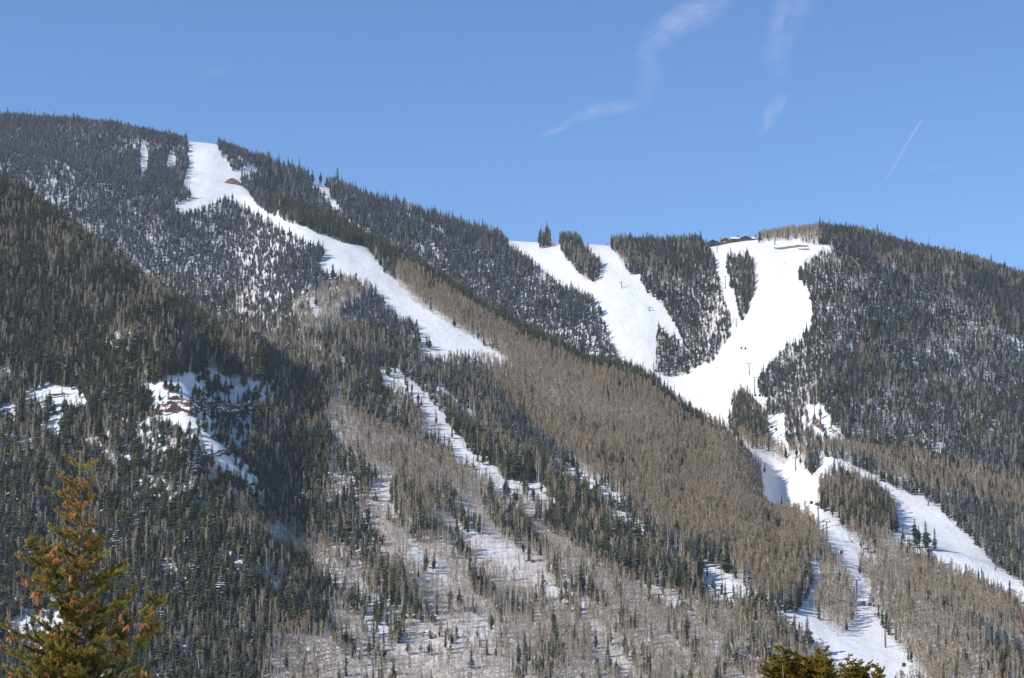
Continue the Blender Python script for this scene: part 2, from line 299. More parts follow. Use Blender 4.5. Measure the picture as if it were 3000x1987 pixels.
    m3 = m & (((sx - 650) / 45) ** 2 + ((sy - 1245) / 60) ** 2 < 1); dens = np.where(m3, 0.35, dens)
    for k, p in enumerate(SNOWP): put(p, [0, 1, 2], 0.1 if k not in (8,) else 0.18, 0.3, 0.05, 0.9, jit=8)
    return dens, asp, dust, size

# crest line of the rib in survey readings (to tell what stands before it from what stands behind)
jc = np.array([np.argmin(np.abs(Yfar - r)) for r in r3])
cx_px = PXg[np.arange(NS), jc]; cx_py = PYg[np.arange(NS), jc]
jd = np.array([np.argmin(np.abs(Yfar - r)) for r in r1])
dx_px = PXg[np.arange(NS), jd]; dx_py = PYg[np.arange(NS), jd]
_js = np.argmin(PYg, axis=1); sky_px = PXg[np.arange(NS), _js]; sky_py = PYg[np.arange(NS), _js]
def layer_of(s, Y):
    R1 = np.interp(s, sgrid, r1); R3 = np.interp(s, sgrid, r3)
    lay = np.where(Y > R3, 2, 1)
    lay = np.where((Y > R3) & (s < 745), 1, lay)
    lay = np.where((Y < R1) & (s < 960), 0, lay)
    return lay

# ------------------------------------------------------------------ materials
def mat(name):
    m = bpy.data.materials.new(name); m.use_nodes = True
    nt = m.node_tree; b = nt.nodes['Principled BSDF']
    return m, nt, b
def N(nt, t, **kw):
    n = nt.nodes.new(t)
    for k, v in kw.items():
        if k.startswith('i_'): n.inputs[k[2:].replace('_', ' ')].default_value = v
        else: setattr(n, k, v)
    return n
def simple(name, col, rough=0.8, metal=0.0, var=0.0, spec=0.3, bump=0.0, scale=3.0):
    m, nt, b = mat(name)
    b.inputs['Roughness'].default_value = rough; b.inputs['Metallic'].default_value = metal
    b.inputs['Specular IOR Level'].default_value = spec
    tc = N(nt, 'ShaderNodeTexCoord'); no = N(nt, 'ShaderNodeTexNoise'); no.inputs['Scale'].default_value = scale
    nt.links.new(tc.outputs['Object'], no.inputs['Vector'])
    mr = N(nt, 'ShaderNodeMapRange'); mr.inputs['From Min'].default_value = 0.3; mr.inputs['From Max'].default_value = 0.7
    mr.inputs['To Min'].default_value = 1 - var; mr.inputs['To Max'].default_value = 1 + var
    nt.links.new(no.outputs['Fac'], mr.inputs['Value'])
    mx = N(nt, 'ShaderNodeVectorMath', operation='MULTIPLY'); mx.inputs[0].default_value = col[:3]
    nt.links.new(mr.outputs[0], mx.inputs[1]); nt.links.new(mx.outputs[0], b.inputs['Base Color'])
    if bump:
        bp = N(nt, 'ShaderNodeBump'); bp.inputs['Strength'].default_value = bump; bp.inputs['Distance'].default_value = 0.05
        nt.links.new(no.outputs['Fac'], bp.inputs['Height']); nt.links.new(bp.outputs[0], b.inputs['Normal'])
    return m
def random_tint(name, c1, c2, rough=0.85, transl=0.0):
    """colour differs from tree to tree between two tones"""
    m, nt, b = mat(name)
    b.inputs['Roughness'].default_value = rough; b.inputs['Specular IOR Level'].default_value = 0.15
    oi = N(nt, 'ShaderNodeObjectInfo'); mx = N(nt, 'ShaderNodeMix', data_type='RGBA')
    mx.inputs['A'].default_value = (*c1, 1); mx.inputs['B'].default_value = (*c2, 1)
    nt.links.new(oi.outputs['Random'], mx.inputs['Factor']); nt.links.new(mx.outputs['Result'], b.inputs['Base Color'])
    return m
M_CON = random_tint('conifer_needles', (0.055, 0.068, 0.038), (0.130, 0.130, 0.066))
M_CON2 = random_tint('conifer_needles_cold', (0.078, 0.088, 0.098), (0.138, 0.148, 0.158))
M_BARK = random_tint('conifer_bark', (0.13, 0.10, 0.08), (0.2, 0.165, 0.135))
M_SNOWLOAD = simple('snow_on_branches', (0.82, 0.84, 0.88), 0.7)
M_ASPB = random_tint('aspen_bark', (0.46, 0.42, 0.35), (0.68, 0.63, 0.54))
M_TWIG = random_tint('aspen_twigs', (0.35, 0.264, 0.168), (0.47, 0.362, 0.235))

# ------------------------------------------------------------------ mesh helpers
def obj(name, verts, faces, mats, parent=None, midx=None, smooth_=False, link=True):
    me = bpy.data.meshes.new(name); me.from_pydata([tuple(v) for v in verts], [], [tuple(f) for f in faces])
    for m in (mats if isinstance(mats, (list, tuple)) else [mats]): me.materials.append(m)
    if midx is not None: me.polygons.foreach_set('material_index', np.asarray(midx, dtype=np.int32))
    if smooth_: me.polygons.foreach_set('use_smooth', [True] * len(me.polygons))
    me.update()
    o = bpy.data.objects.new(name, me)
    if link: COL.objects.link(o)
    if parent: o.parent = parent
    return o
def tag(o, label=None, cat=None, group=None, kind=None):
    if label: o['label'] = label
    if cat: o['category'] = cat
    if group: o['group'] = group
    if kind: o['kind'] = kind
    return o
def empty(name, loc, rz=0):
    o = bpy.data.objects.new(name, None); COL.objects.link(o); o.location = loc; o.rotation_euler = (0, 0, rz)
    o.empty_display_size = 0.5
    return o
class MB:
    def __init__(s): s.v = []; s.f = []; s.m = []
    def add(s, v, f, mi=0):
        b = len(s.v); s.v += [tuple(p) for p in v]; s.f += [tuple(i + b for i in q) for q in f]; s.m += [mi] * len(f)
    def box(s, c, d, mi=0, rz=0):
        x, y, z = [k / 2 for k in d]; ca, sa = math.cos(rz), math.sin(rz)
        p = [(sx * x, sy * y, sz * z) for sz in (-1, 1) for sx, sy in ((-1, -1), (1, -1), (1, 1), (-1, 1))]
        p = [(c[0] + a * ca - b * sa, c[1] + a * sa + b * ca, c[2] + e) for a, b, e in p]
        s.add(p, [(3, 2, 1, 0), (4, 5, 6, 7), (0, 1, 5, 4), (1, 2, 6, 5), (2, 3, 7, 6), (3, 0, 4, 7)], mi)
    def tube(s, pts, rad, n=6, mi=0, cap=True):
        pts = [Vector(p) for p in pts]; rings = []
        for i, p in enumerate(pts):
            d = (pts[min(i + 1, len(pts) - 1)] - pts[max(i - 1, 0)]).normalized()
            a = d.cross(Vector((0, 1, 0.01))) if abs(d.y) < 0.9 else d.cross(Vector((1, 0, 0)))
            a.normalize(); b = d.cross(a); r = rad[i] if hasattr(rad, '__len__') else rad
            rings.append([p + (a * math.cos(t) + b * math.sin(t)) * r for t in [2 * math.pi * k / n for k in range(n)]])
        v = [q for r_ in rings for q in r_]
        f = [(i * n + k, i * n + (k + 1) % n, (i + 1) * n + (k + 1) % n, (i + 1) * n + k) for i in range(len(pts) - 1) for k in range(n)]
        if cap: f += [tuple(range(n - 1, -1, -1)), tuple(range((len(pts) - 1) * n, len(pts) * n))]
        s.add(v, f, mi)
    def ball(s, c, r, n=8, m=6, mi=0):
        r = r if hasattr(r, '__len__') else (r, r, r); v = []; f = []
        for i in range(m + 1):
            t = math.pi * i / m
            for k in range(n):
                a = 2 * math.pi * k / n; v.append((c[0] + r[0] * math.sin(t) * math.cos(a), c[1] + r[1] * math.sin(t) * math.sin(a), c[2] + r[2] * math.cos(t)))
        for i in range(m):
            for k in range(n): f.append((i * n + k, (i + 1) * n + k, (i + 1) * n + (k + 1) % n, i * n + (k + 1) % n))
        s.add(v, f, mi)
    def build(s, name, mats, parent=None, smooth_=False, link=True):
        return obj(name, s.v, s.f, mats, parent, s.m, smooth_, link)

# ------------------------------------------------------------------ tree kinds (unit: metres, trees 15 m tall)
def conifer_mesh(seed, dusting, cold):
    rr = random.Random(seed); H = 15.0; W = rr.uniform(1.9, 3.3)
    tr = MB(); tr.tube([(0, 0, -1.5), (0, 0, 5), (0, 0, H * 0.96)], [0.22, 0.16, 0.03], 5)
    c = MB(); base = rr.uniform(0.8, 3.6); nl = 19; PE = rr.choice([0.55, 0.7, 0.95])
    lean = rr.uniform(0, 6.28)
    for i in range(nl):
        f = i / (nl - 1); z = base + (H - base) * f ** 0.95
        prof = (1 - f) ** PE * (0.82 + 0.3 * math.sin(f * 9 + seed)) * W + 0.10
        if f < 0.12: prof *= 0.7
        nb = 7 if f < 0.6 else 5
        a0 = rr.uniform(0, 6.28)
        for k in range(nb):
            if rr.random() < 0.14: continue
            a = a0 + 2 * math.pi * k / nb + rr.uniform(-0.3, 0.3)
            L = prof * rr.uniform(0.55, 1.2) * (1 + 0.14 * math.cos(a - lean))
            w = L * rr.uniform(0.38, 0.55) + 0.10; dz = -L * rr.uniform(0.3, 0.55)
            ca, sa = math.cos(a), math.sin(a)
            thick = 0.42 * rr.uniform(0.6, 1.2) * (1 - 0.5 * f)
            p0 = (0, 0, z + 0.2); p1 = (ca * L * 0.6 - sa * w, sa * L * 0.6 + ca * w, z + dz * 0.55 - rr.uniform(0, .2)); p2 = (ca * L, sa * L, z + dz + 0.15)
            p3 = (ca * L * 0.6 + sa * w, sa * L * 0.6 - ca * w, z + dz * 0.55 - rr.uniform(0, .2)); p4 = (ca * L * 0.55, sa * L * 0.55, z + dz * 0.4 + thick * 0.5); p5 = (ca * L * 0.35, sa * L * 0.35, z + dz * 0.6 - thick)
            c.add([p0, p1, p2, p3, p4, p5], [(0, 1, 4), (1, 2, 4), (2, 3, 4), (3, 0, 4), (0, 5, 1), (1, 5, 2), (2, 5, 3), (3, 5, 0)], 0)
            for _r in range(2 if dusting > .5 else 1):
              if rr.random() < dusting:
                s = rr.uniform(0.3, 0.62) * (1.25 if dusting > 0.8 else 1); q = lambda p, t=0.06: (p[0] * s + p4[0] * (1 - s), p[1] * s + p4[1] * (1 - s), p[2] * s + p4[2] * (1 - s) + t + 0.1)
                c.add([q(p1), q(p2), q(p3), (p4[0], p4[1], p4[2] + 0.1)], [(0, 1, 3), (1, 2, 3)], 1)
    c.tube([(0, 0, H - 1.4), (0, 0, H + 0.1)], [0.2, 0.04], 4)
    return c, tr
def aspen_mesh(seed, slim=False):
    rr = random.Random(seed); H = 14.0
    tr = MB(); bx, by = rr.uniform(-.5, .5), rr.uniform(-.5, .5)
    path = [Vector((0, 0, -1.5)), Vector((bx * .3, by * .3, 5)), Vector((bx, by, 9)), Vector((bx * 1.3, by * 1.3, H))]
    tr.tube(path, [0.15, 0.13, 0.09, 0.03] if slim else [0.22, 0.18, 0.12, 0.03], 5)
    def on(z):
        t = z / H; return Vector((bx * 1.3 * t, by * 1.3 * t, z))
    c = MB()
    nb = 18 if slim else 26
    for i in range(nb):
        z = H * (0.46 + 0.51 * i / nb) + rr.uniform(-.3, .3); a = rr.uniform(0, 6.28); L = rr.uniform(0.9, 2.3) * (1.15 - 0.6 * i / nb)
        p = on(z); d = Vector((math.cos(a), math.sin(a), rr.uniform(0.7, 1.5))).normalized(); e = p + d * L
        c.tube([p, p + d * L * .5, e], [0.045, 0.032, 0.015], 3, 1 if rr.random() < .4 else 0, cap=False)
        for k in range(7 if slim else 12):
            t = rr.uniform(0.25, 1.0); q = p + d * L * t
            dd = (d + Vector((rr.uniform(-1, 1), rr.uniform(-1, 1), rr.uniform(-0.1, 1.0))) * 0.9).normalized(); l = rr.uniform(0.4, 1.1); w = rr.uniform(0.06, 0.11)
            n = Vector((rr.uniform(-1, 1), rr.uniform(-1, 1), rr.uniform(-.3, .3))).normalized() * w
            c.add([q - n, q + n, q + dd * l], [(0, 1, 2)], 0)
    return c, tr
CON = []; ASP = []
for i in range(12):
    dusted = i >= 6
    c, t = conifer_mesh(100 + i, (0.25, 0.5, 0.7, 0.85, 1.0, 1.2)[i - 6] if dusted else 0.06, dusted)
    CON.append((c, t, [M_CON2 if dusted else M_CON, M_SNOWLOAD]))
for i in range(10):
    c, t = aspen_mesh(300 + i, i >= 6); ASP.append((c, t, [M_TWIG, M_ASPB]))
def proto_collection(name, kinds, bark):
    col = bpy.data.collections.new(name)
    for i, (c, t, ms) in enumerate(kinds):
        m = MB(); m.add(c.v, c.f); m.m = list(c.m); n = len(m.f); m.add(t.v, t.f); m.m = list(c.m) + [2] * len(t.f)
        o = m.build('%s_kind_%02d' % (name, i), ms + [bark], link=False); col.objects.link(o)
    return col
def snag_mesh(seed):
    rr = random.Random(seed); tr = MB(); c = MB(); H = 13.5
    tr.tube([(0, 0, -1.5), (0, 0, 6), (rr.uniform(-.3, .3), 0, H)], [0.24, 0.18, 0.05], 5)
    for i in range(34):
        z = rr.uniform(2.5, H - .3); a = rr.uniform(0, 6.28); L = (1 - z / H) * 1.7 + .3; c.tube([(0, 0, z), (math.cos(a) * L, math.sin(a) * L, z - L * rr.uniform(0, .5))], [0.06, 0.03], 3, cap=False)
    return c, tr
M_SNAG = random_tint('dead_grey_wood', (0.20, 0.17, 0.15), (0.30, 0.27, 0.24))
for i in range(2):
    c, t = snag_mesh(900 + i); CON.append((c, t, [M_SNAG, M_SNAG]))
COL_CON = proto_collection('conifer', CON, M_BARK); COL_ASP = proto_collection('aspen', ASP, M_ASPB)
con_data = []; asp_data = []
for src, out, bark, nm in ((CON, con_data, M_BARK, 'conifer'), (ASP, asp_data, M_ASPB, 'aspen')):
    for c, t, ms in src:
        oc = c.build('crown', ms, link=False); ot = t.build('trunk', [bark], link=False)
        out.append((oc.data, ot.data)); bpy.data.objects.remove(oc); bpy.data.objects.remove(ot)

# ------------------------------------------------------------------ planting
STEP = 4.1
PS = []; PY_ = []
Yv = 1255.0
while Yv < 3620:
    st = STEP * (1.0 if Yv > 2100 else 0.9 + 0.10 * max(0, (Yv - 1500) / 600)) + 0.15 * min(1, max(0, Yv - 2300) / 500)
    half0 = (-160 - CX) / (FPX * cp) * Yv; half1 = (3180 - CX) / (FPX * cp) * Yv
    xs = np.arange(half0, half1, st); xs = xs + rng.uniform(-.48, .48, xs.size) * st
    ys = Yv + rng.uniform(-.48, .48, xs.size) * st
    PS.append(CX + FPX * cp * xs / ys); PY_.append(ys); Yv += st
PS = np.concatenate(PS); PYY = np.concatenate(PY_)
PX = (PS - CX) / (FPX * cp) * PYY; PZ = ground(PS, PYY)
lay = layer_of(PS, PYY)
SX, SY = proj(PX, PYY, PZ)
R5 = np.interp(PS, sgrid, r5)
ok = (PYY < R5 + 28)
crestY = np.interp(SX, cx_px, cx_py); dcrY = np.interp(SX, dx_px, dx_py)
ok &= ~((lay == 2) & (SX > 850) & (SX < 2230) & (SY > crestY + 28))
ok &= ~((lay >= 1) & (SX < 760) & (SY > dcrY + 28))
ok &= (SY < 2050)
PS, PYY, PX, PZ, lay, SX, SY = [a[ok] for a in (PS, PYY, PX, PZ, lay, SX, SY)]
dens, asp, dust, size = stand_at(SX, SY, lay)
keep = rng.random(dens.size) < dens
PS, PYY, PX, PZ, lay, SX, SY, asp, dust, size = [a[keep] for a in (PS, PYY, PX, PZ, lay, SX, SY, asp, dust, size)]
# trunks keep clear of the lodge yard
is_asp = rng.random(asp.size) < asp
clear = ~((SX > 2055) & (SX < 2225) & (SY < 727) & (lay == 2))
PS, PYY, PX, PZ, lay, SX, SY, asp, dust, size, is_asp = [a[clear] for a in (PS, PYY, PX, PZ, lay, SX, SY, asp, dust, size, is_asp)]
# the pure aspen belt stands closer together
dup = is_asp & (lay < 2) & (SX > 1150) & (SX < 2420) & ((np.abs(size - 0.86) < 0.003) | (size > 1.0) | ((np.abs(size - 0.85) < 0.003) & (SY > 1800) & (SX > 1550) & (rng.random(size.size) < 0.5)))
for nm in ('PS', 'PYY', 'PX', 'PZ', 'lay', 'SX', 'SY', 'asp', 'dust', 'size', 'is_asp'):
    globals()[nm] = np.concatenate([globals()[nm], globals()[nm][dup]])
k_ = int(dup.sum()); PX[-k_:] += rng.uniform(-2.2, 2.2, k_); PYY[-k_:] += rng.uniform(1.0, 3.0, k_); PS[-k_:] = CX + FPX * cp * PX[-k_:] / PYY[-k_:]; PZ[-k_:] = ground(PS[-k_:], PYY[-k_:])
n = PX.size
hs = size * (0.70 + rng.gamma(2.0, 0.11, n)).clip(0.5, 1.8)
hs = np.where(is_asp, size * rng.normal(1.0, 0.13, n).clip(0.6, 1.35), hs)
hs *= np.where(lay == 2, 1.0, 1.0) * np.where(PYY > 2700, 1.08, 1.0)
hs *= 1 + 0.35 * fbm(PX / 38, PYY / 45, 88, 2)
ws = hs ** 0.7 * rng.uniform(0.7, 1.45, n) * np.where((lay == 0) & ~is_asp, 1.38, 1.0)
isd = rng.random(n) < dust
slimz = inpoly(SX, SY, SPARSE) & (lay < 2) & (rng.random(n) < 0.8)
pid = np.where(is_asp, np.where(slimz, rng.integers(6, 10, n), rng.integers(0, 6, n)), rng.integers(0, 6, n) + 6 * isd)
pid = np.where(~is_asp & (rng.random(n) < 0.05), rng.integers(12, 14, n), pid)
rot = rng.uniform(0, 6.28, n)
for lx, ly, lh, lk in KEEP_LONE:
    p = at(lx, ly)
    if p is None: continue
    s_ = CX + FPX * cp * p.x / p.y
    PX = np.append(PX, p.x); PYY = np.append(PYY, p.y); PZ = np.append(PZ, p.z); hs = np.append(hs, lh / 15); ws = np.append(ws, lh / 15 * 1.2)
    pid = np.append(pid, lk); is_asp = np.append(is_asp, False); SX = np.append(SX, lx); SY = np.append(SY, ly); rot = np.append(rot, rng.uniform(0, 6)); lay = np.append(lay, 9)
n = PX.size
# the largest of each kind in view stand as single trees
app = hs / PYY
tall_px = hs * 15 / PYY * FPX
inview = (SX > 15) & (SX < 2985) & (SY < 1995) & (SY - tall_px > 0)
inview &= ~((SX < 440) & (SY > 1500)) & ~((SX > 2230) & (SX < 2590) & (SY > 1915)) & ~((SX < 250) & (SY > 1340) & (SX > 180))
single = np.zeros(n, bool)
for kind in (False, True):
    idx = np.where((is_asp == kind) & inview & (lay != 9))[0]
    nn = 296 if kind else 296 - int((lay == 9).sum())
    single[idx[np.argsort(-app[idx])[:nn]]] = True
single |= lay == 9
PLACES = [(500,1560,'below the shaded red cliff'),(650,1700,'right of the cone-laden spruce'),(820,1560,'down the slope from the red cliff gully'),(560,1880,'at the bottom edge beside the cone-laden spruce'),
 (800,1850,'at the foot of the near forest'),(1000,1650,'left of the open snowy aspen slope'),(1020,1900,'beside the tan eroded bank at the bottom'),(1250,1650,'at the upper left of the open snowy slope'),
 (1300,1900,'on the lower open snowy slope'),(1500,1560,'along the top edge of the open snowy slope'),(1560,1800,'in the middle of the open snowy slope'),(1800,1600,'in the pine belt above the open snowy slope'),
 (1800,1850,'right part of the lower open slope'),(2050,1850,'beside the lower left snow tongue'),(2250,1700,'left of the gondola run narrows'),(2450,1750,'in the stand between the two lower snow tongues'),
 (2120,1960,'left of the olive pine crowns'),(2700,1750,'below the right ski run'),(2700,1930,'right of the lowest gondola tower'),(2900,1900,'at the lower right corner'),(2850,1600,'above the right ski run'),(2530,1480,'in the grove between gondola and right run')]
px_ = np.array([p[0] for p in PLACES]); py_ = np.array([p[1] for p in PLACES])
LONE_LABELS = ['tall lone conifer on the right ski run, leftmost of the group of four','shorter lone conifer touching the tall one on the right ski run','tall broad lone conifer, third in the group on the right ski run','slim lone conifer furthest down the group on the right ski run','small conifer close to the grove edge on the right run',
 'small dark conifer left of the taller one on the open snowy slope','tall narrow dark conifer alone in the middle of the open snowy slope','ragged conifer right of the tall narrow one on the open slope','dark tall conifer at the bottom of the open slope','broad dark conifer on the brow left of the open slope','dark conifer right beside the broad one on the brow','small conifer lowest on the brow of the open slope','stubby round pine beside the tan eroded bank','thin conifer below the brow, lower left of the open slope','thin conifer near the bottom of the aspen slope',
 'tall bare-topped conifer standing out on the left ski run','conifer at the lower left edge of the left ski run','conifer at the tree tip beside the left ski run','left of two conifers above the olive pine crowns','right of two conifers above the olive pine crowns','slim conifer on the skyline right of the lodge','small bushy conifer at the brown bank below the summit','small dark conifer among aspens beside the gondola run']
li = 0
for i in np.where(single)[0]:
    a = bool(is_asp[i]); crown, trunk = (asp_data if a else con_data)[pid[i]]
    e = empty('aspen_tree' if a else 'conifer_tree', (PX[i], PYY[i], PZ[i]), rot[i])
    e.scale = (ws[i], ws[i], hs[i])
    for nm, d in (('trunk', trunk), ('crown', crown)):
        o = bpy.data.objects.new(nm, d); COL.objects.link(o); o.parent = e
    if lay[i] == 9:
        tag(e, LONE_LABELS[li], 'conifer', 'conifers standing alone'); li += 1
    else:
        k = int(np.argmin((px_ - SX[i]) ** 2 + (py_ - SY[i]) ** 2)); pl = PLACES[k][2]
        tag(e, ('leafless pale aspen ' if a else 'dark green conifer ') + pl, 'aspen' if a else 'conifer', ('leafless aspens ' if a else 'conifers ') + pl)

def scatter(name, sel, col, label, cat):
    idx = np.where(sel)[0]
    me = bpy.data.meshes.new(name); me.from_pydata(np.stack([PX[idx], PYY[idx], PZ[idx] - 0.2], 1).tolist(), [], [])
    a = me.attributes.new('pid', 'INT', 'POINT'); a.data.foreach_set('value', pid[idx].astype(np.int32))
    a = me.attributes.new('scl', 'FLOAT_VECTOR', 'POINT'); a.data.foreach_set('vector', np.stack([ws[idx], ws[idx], hs[idx]], 1).astype(np.float32).ravel())
    a = me.attributes.new('rotv', 'FLOAT_VECTOR', 'POINT'); tl = rng.normal(0, 0.025, (idx.size, 2)); a.data.foreach_set('vector', np.stack([tl[:, 0], tl[:, 1], rot[idx]], 1).astype(np.float32).ravel())
    o = bpy.data.objects.new(name, me); COL.objects.link(o)
    ng = bpy.data.node_groups.new(name, 'GeometryNodeTree')
    ng.interface.new_socket('Geometry', in_out='INPUT', socket_type='NodeSocketGeometry'); ng.interface.new_socket('Geometry', in_out='OUTPUT', socket_type='NodeSocketGeometry')
    gi = ng.nodes.new('NodeGroupInput'); go = ng.nodes.new('NodeGroupOutput')
    ip = ng.nodes.new('GeometryNodeInstanceOnPoints'); ci = ng.nodes.new('GeometryNodeCollectionInfo')
    ci.inputs['Collection'].default_value = col; ci.inputs['Separate Children'].default_value = True; ci.inputs['Reset Children'].default_value = True
    def attr(nm, ty):
        x = ng.nodes.new('GeometryNodeInputNamedAttribute'); x.data_type = ty; x.inputs['Name'].default_value = nm
        return [s for s in x.outputs if s.name == 'Attribute' and s.enabled][0]
    L = ng.links.new
    L(gi.outputs[0], ip.inputs['Points']); L(ci.outputs[0], ip.inputs['Instance']); ip.inputs['Pick Instance'].default_value = True
    L(attr('pid', 'INT'), ip.inputs['Instance Index'])
    er = ng.nodes.new('FunctionNodeEulerToRotation'); L(attr('rotv', 'FLOAT_VECTOR'), er.inputs[0]); L(er.outputs[0], ip.inputs['Rotation'])
    L(attr('scl', 'FLOAT_VECTOR'), ip.inputs['Scale']); L(ip.outputs[0], go.inputs[0])
    o.modifiers.new('trees', 'NODES').node_group = ng
    tag(o, label, cat, kind='stuff'); return o
scatter('conifer_forest', ~is_asp & ~single, COL_CON, 'dense dark conifer forest covering the mountain slopes', 'forest')
scatter('aspen_forest', is_asp & ~single, COL_ASP, 'bare grey brown aspen woods on the mountain slopes', 'forest')
print('TREES', n, 'aspen', int(is_asp.sum()), 'single', int(single.sum()))

# ------------------------------------------------------------------ the ground sheet
Ynear = np.array([-60, -20, -5, 0, 4, 8, 14, 20, 30, 45, 70, 120, 200, 320, 480, 640, 800, 950, 1080, 1180.])
Znear = np.array([-1.2, -1.4, -1.6, -1.7, -2.6, -4.2, -7.2, -10, -13.5, -17, -22, -30, -42, -58, -74, -84, -90, -86, -76, -62.])
colsel = np.arange(0, NS)
Xn = np.repeat((1250 * (sgrid - CX) / (FPX * cp))[:, None], len(Ynear), 1); Yn = np.repeat(Ynear[None], NS, 0)
dip = 1 - smooth(np.abs(Xn), 0, 40) * 0; Zn = np.repeat(Znear[None], NS, 0) + np.where(Yn > 150, 2.0 * fbm(Xn / 80, Yn / 80, 77, 3), 0)
XA = np.concatenate([Xn, XG], 1); YA = np.concatenate([Yn, YG], 1); ZA = np.concatenate([Zn, Zg], 1)
NR = XA.shape[1]
V = np.stack([XA.ravel(), YA.ravel(), ZA.ravel()], 1)
I, J = np.meshgrid(np.arange(NS - 1), np.arange(NR - 1), indexing='ij'); q = (I * NR + J).ravel()
F = np.stack([q, q + NR, q + NR + 1, q + 1], 1)
me = bpy.data.meshes.new('mountain_slopes')
me.vertices.add(len(V)); me.vertices.foreach_set('co', V.astype(np.float32).ravel())
me.loops.add(F.size); me.loops.foreach_set('vertex_index', F.astype(np.int32).ravel())
me.polygons.add(len(F)); me.polygons.foreach_set('loop_start', np.arange(0, F.size, 4, dtype=np.int32)); me.polygons.foreach_set('loop_total', np.full(len(F), 4, np.int32))
me.polygons.foreach_set('use_smooth', np.ones(len(F), bool)); me.update(); me.validate()
SXA, SYA = proj(XG, YG, Zg)
SGf = SG.ravel(); layA = layer_of(SGf, YG.ravel())
dn, _, _, _ = stand_at(SXA.ravel(), SYA.ravel(), layA)
forest = np.zeros((NS, NR)); forest[:, len(Ynear):] = dn.reshape(NS, NF)
brush = np.zeros((NS, NR))
bm_ = inpoly(SXA.ravel(), SYA.ravel(), SPARSE) & (layA < 2)
brush[:, len(Ynear):] = (bm_ * np.clip(0.5 + fbm(SXA.ravel() / 60, SYA.ravel() / 50, 41, 3) * 1.4, 0, 1)).reshape(NS, NF)
for bx_, by_, bw, bh in ((1230, 1880, 70, 60), (1150, 1960, 80, 50), (1780, 1740, 60, 30), (1560, 1600, 60, 25), (1330, 1940, 50, 40), (1900, 1610, 40, 25)):
    brush[:, len(Ynear):] += 0.8 * np.exp(-((SXA - bx_) / bw) ** 2 - ((SYA - by_) / bh) ** 2) * (layA.reshape(NS, NF) < 2)
groom = np.zeros((NS, NR))
for nm, arr in (('forest', forest), ('brush', brush)):
    a = me.attributes.new(nm, 'FLOAT', 'POINT'); a.data.foreach_set('value', arr.astype(np.float32).ravel())
ms, nt, b = mat('snow_ground'); L = nt.links.new
b.inputs['Roughness'].default_value = 0.75; b.inputs['Specular IOR Level'].default_value = 0.2
geo = N(nt, 'ShaderNodeNewGeometry')
def noise(scale, detail=5, rough=0.6, vec=None):
    x = N(nt, 'ShaderNodeTexNoise'); x.inputs['Scale'].default_value = scale; x.inputs['Detail'].default_value = detail; x.inputs['Roughness'].default_value = rough
    L(vec or geo.outputs['Position'], x.inputs['Vector']); return x
def ramp(src, a, b_, lo=0, hi=1):
    m = N(nt, 'ShaderNodeMapRange'); m.inputs['From Min'].default_value = a; m.inputs['From Max'].default_value = b_; m.inputs['To Min'].default_value = lo; m.inputs['To Max'].default_value = hi
    L(src, m.inputs['Value']); return m.outputs[0]
def mul(a, b_):
    m = N(nt, 'ShaderNodeMath', operation='MULTIPLY'); L(a, m.inputs[0]); 
    if isinstance(b_, float): m.inputs[1].default_value = b_
    else: L(b_, m.inputs[1])
    return m.outputs[0]
fa = N(nt, 'ShaderNodeAttribute', attribute_name='forest'); ba = N(nt, 'ShaderNodeAttribute', attribute_name='brush')
n1 = noise(0.35); n2 = noise(0.05); n3 = noise(0.9, 3)
mixf = N(nt, 'ShaderNodeMix', data_type='RGBA'); mixf.inputs['A'].default_value = (0.80, 0.80, 0.80, 1); mixf.inputs['B'].default_value = (0.19, 0.145, 0.11, 1)
L(mul(ramp(n1.outputs['Fac'], 0.46, 0.64, 0, 0.85), ramp(fa.outputs['Fac'], 0.3, 1.0)), mixf.inputs['Factor'])
mixb = N(nt, 'ShaderNodeMix', data_type='RGBA'); scr = N(nt, 'ShaderNodeVectorMath', operation='SCALE'); L(mixf.outputs['Result'], scr.inputs[0])
mpp = N(nt, 'ShaderNodeMapping'); mpp.inputs['Scale'].default_value = (0.06, 0.012, 0.03); mpp.inputs['Rotation'].default_value = (0, 0, 0.5); L(geo.outputs['Position'], mpp.inputs['Vector'])
n5 = noise(1.0, 6, 0.65, mpp.outputs[0]); L(ramp(n5.outputs['Fac'], 0.3, 0.7, 0.88, 1.04), scr.inputs['Scale']); L(scr.outputs[0], mixb.inputs['A']); mixb.inputs['B'].default_value = (0.52, 0.40, 0.31, 1)
L(mul(ramp(n3.outputs['Fac'], 0.38, 0.60, 0, 0.9), ramp(ba.outputs['Fac'], 0.1, 1.0)), mixb.inputs['Factor'])
L(mixb.outputs['Result'], b.inputs['Base Color'])
bp = N(nt, 'ShaderNodeBump'); bp.inputs['Strength'].default_value = 0.7; bp.inputs['Distance'].default_value = 1.8
n4 = noise(0.12, 4, 0.55); L(n4.outputs['Fac'], bp.inputs['Height'])
bp2 = N(nt, 'ShaderNodeBump'); bp2.inputs['Strength'].default_value = 0.35; bp2.inputs['Distance'].default_value = 0.25; L(n1.outputs['Fac'], bp2.inputs['Height'])
L(bp.outputs[0], bp2.inputs['Normal']); L(bp2.outputs[0], b.inputs['Normal'])
me.materials.append(ms)
terr = bpy.data.objects.new('mountain_slopes', me); COL.objects.link(terr)
tag(terr, 'snow covered mountain slopes with groomed white ski runs', 'mountain', kind='structure')

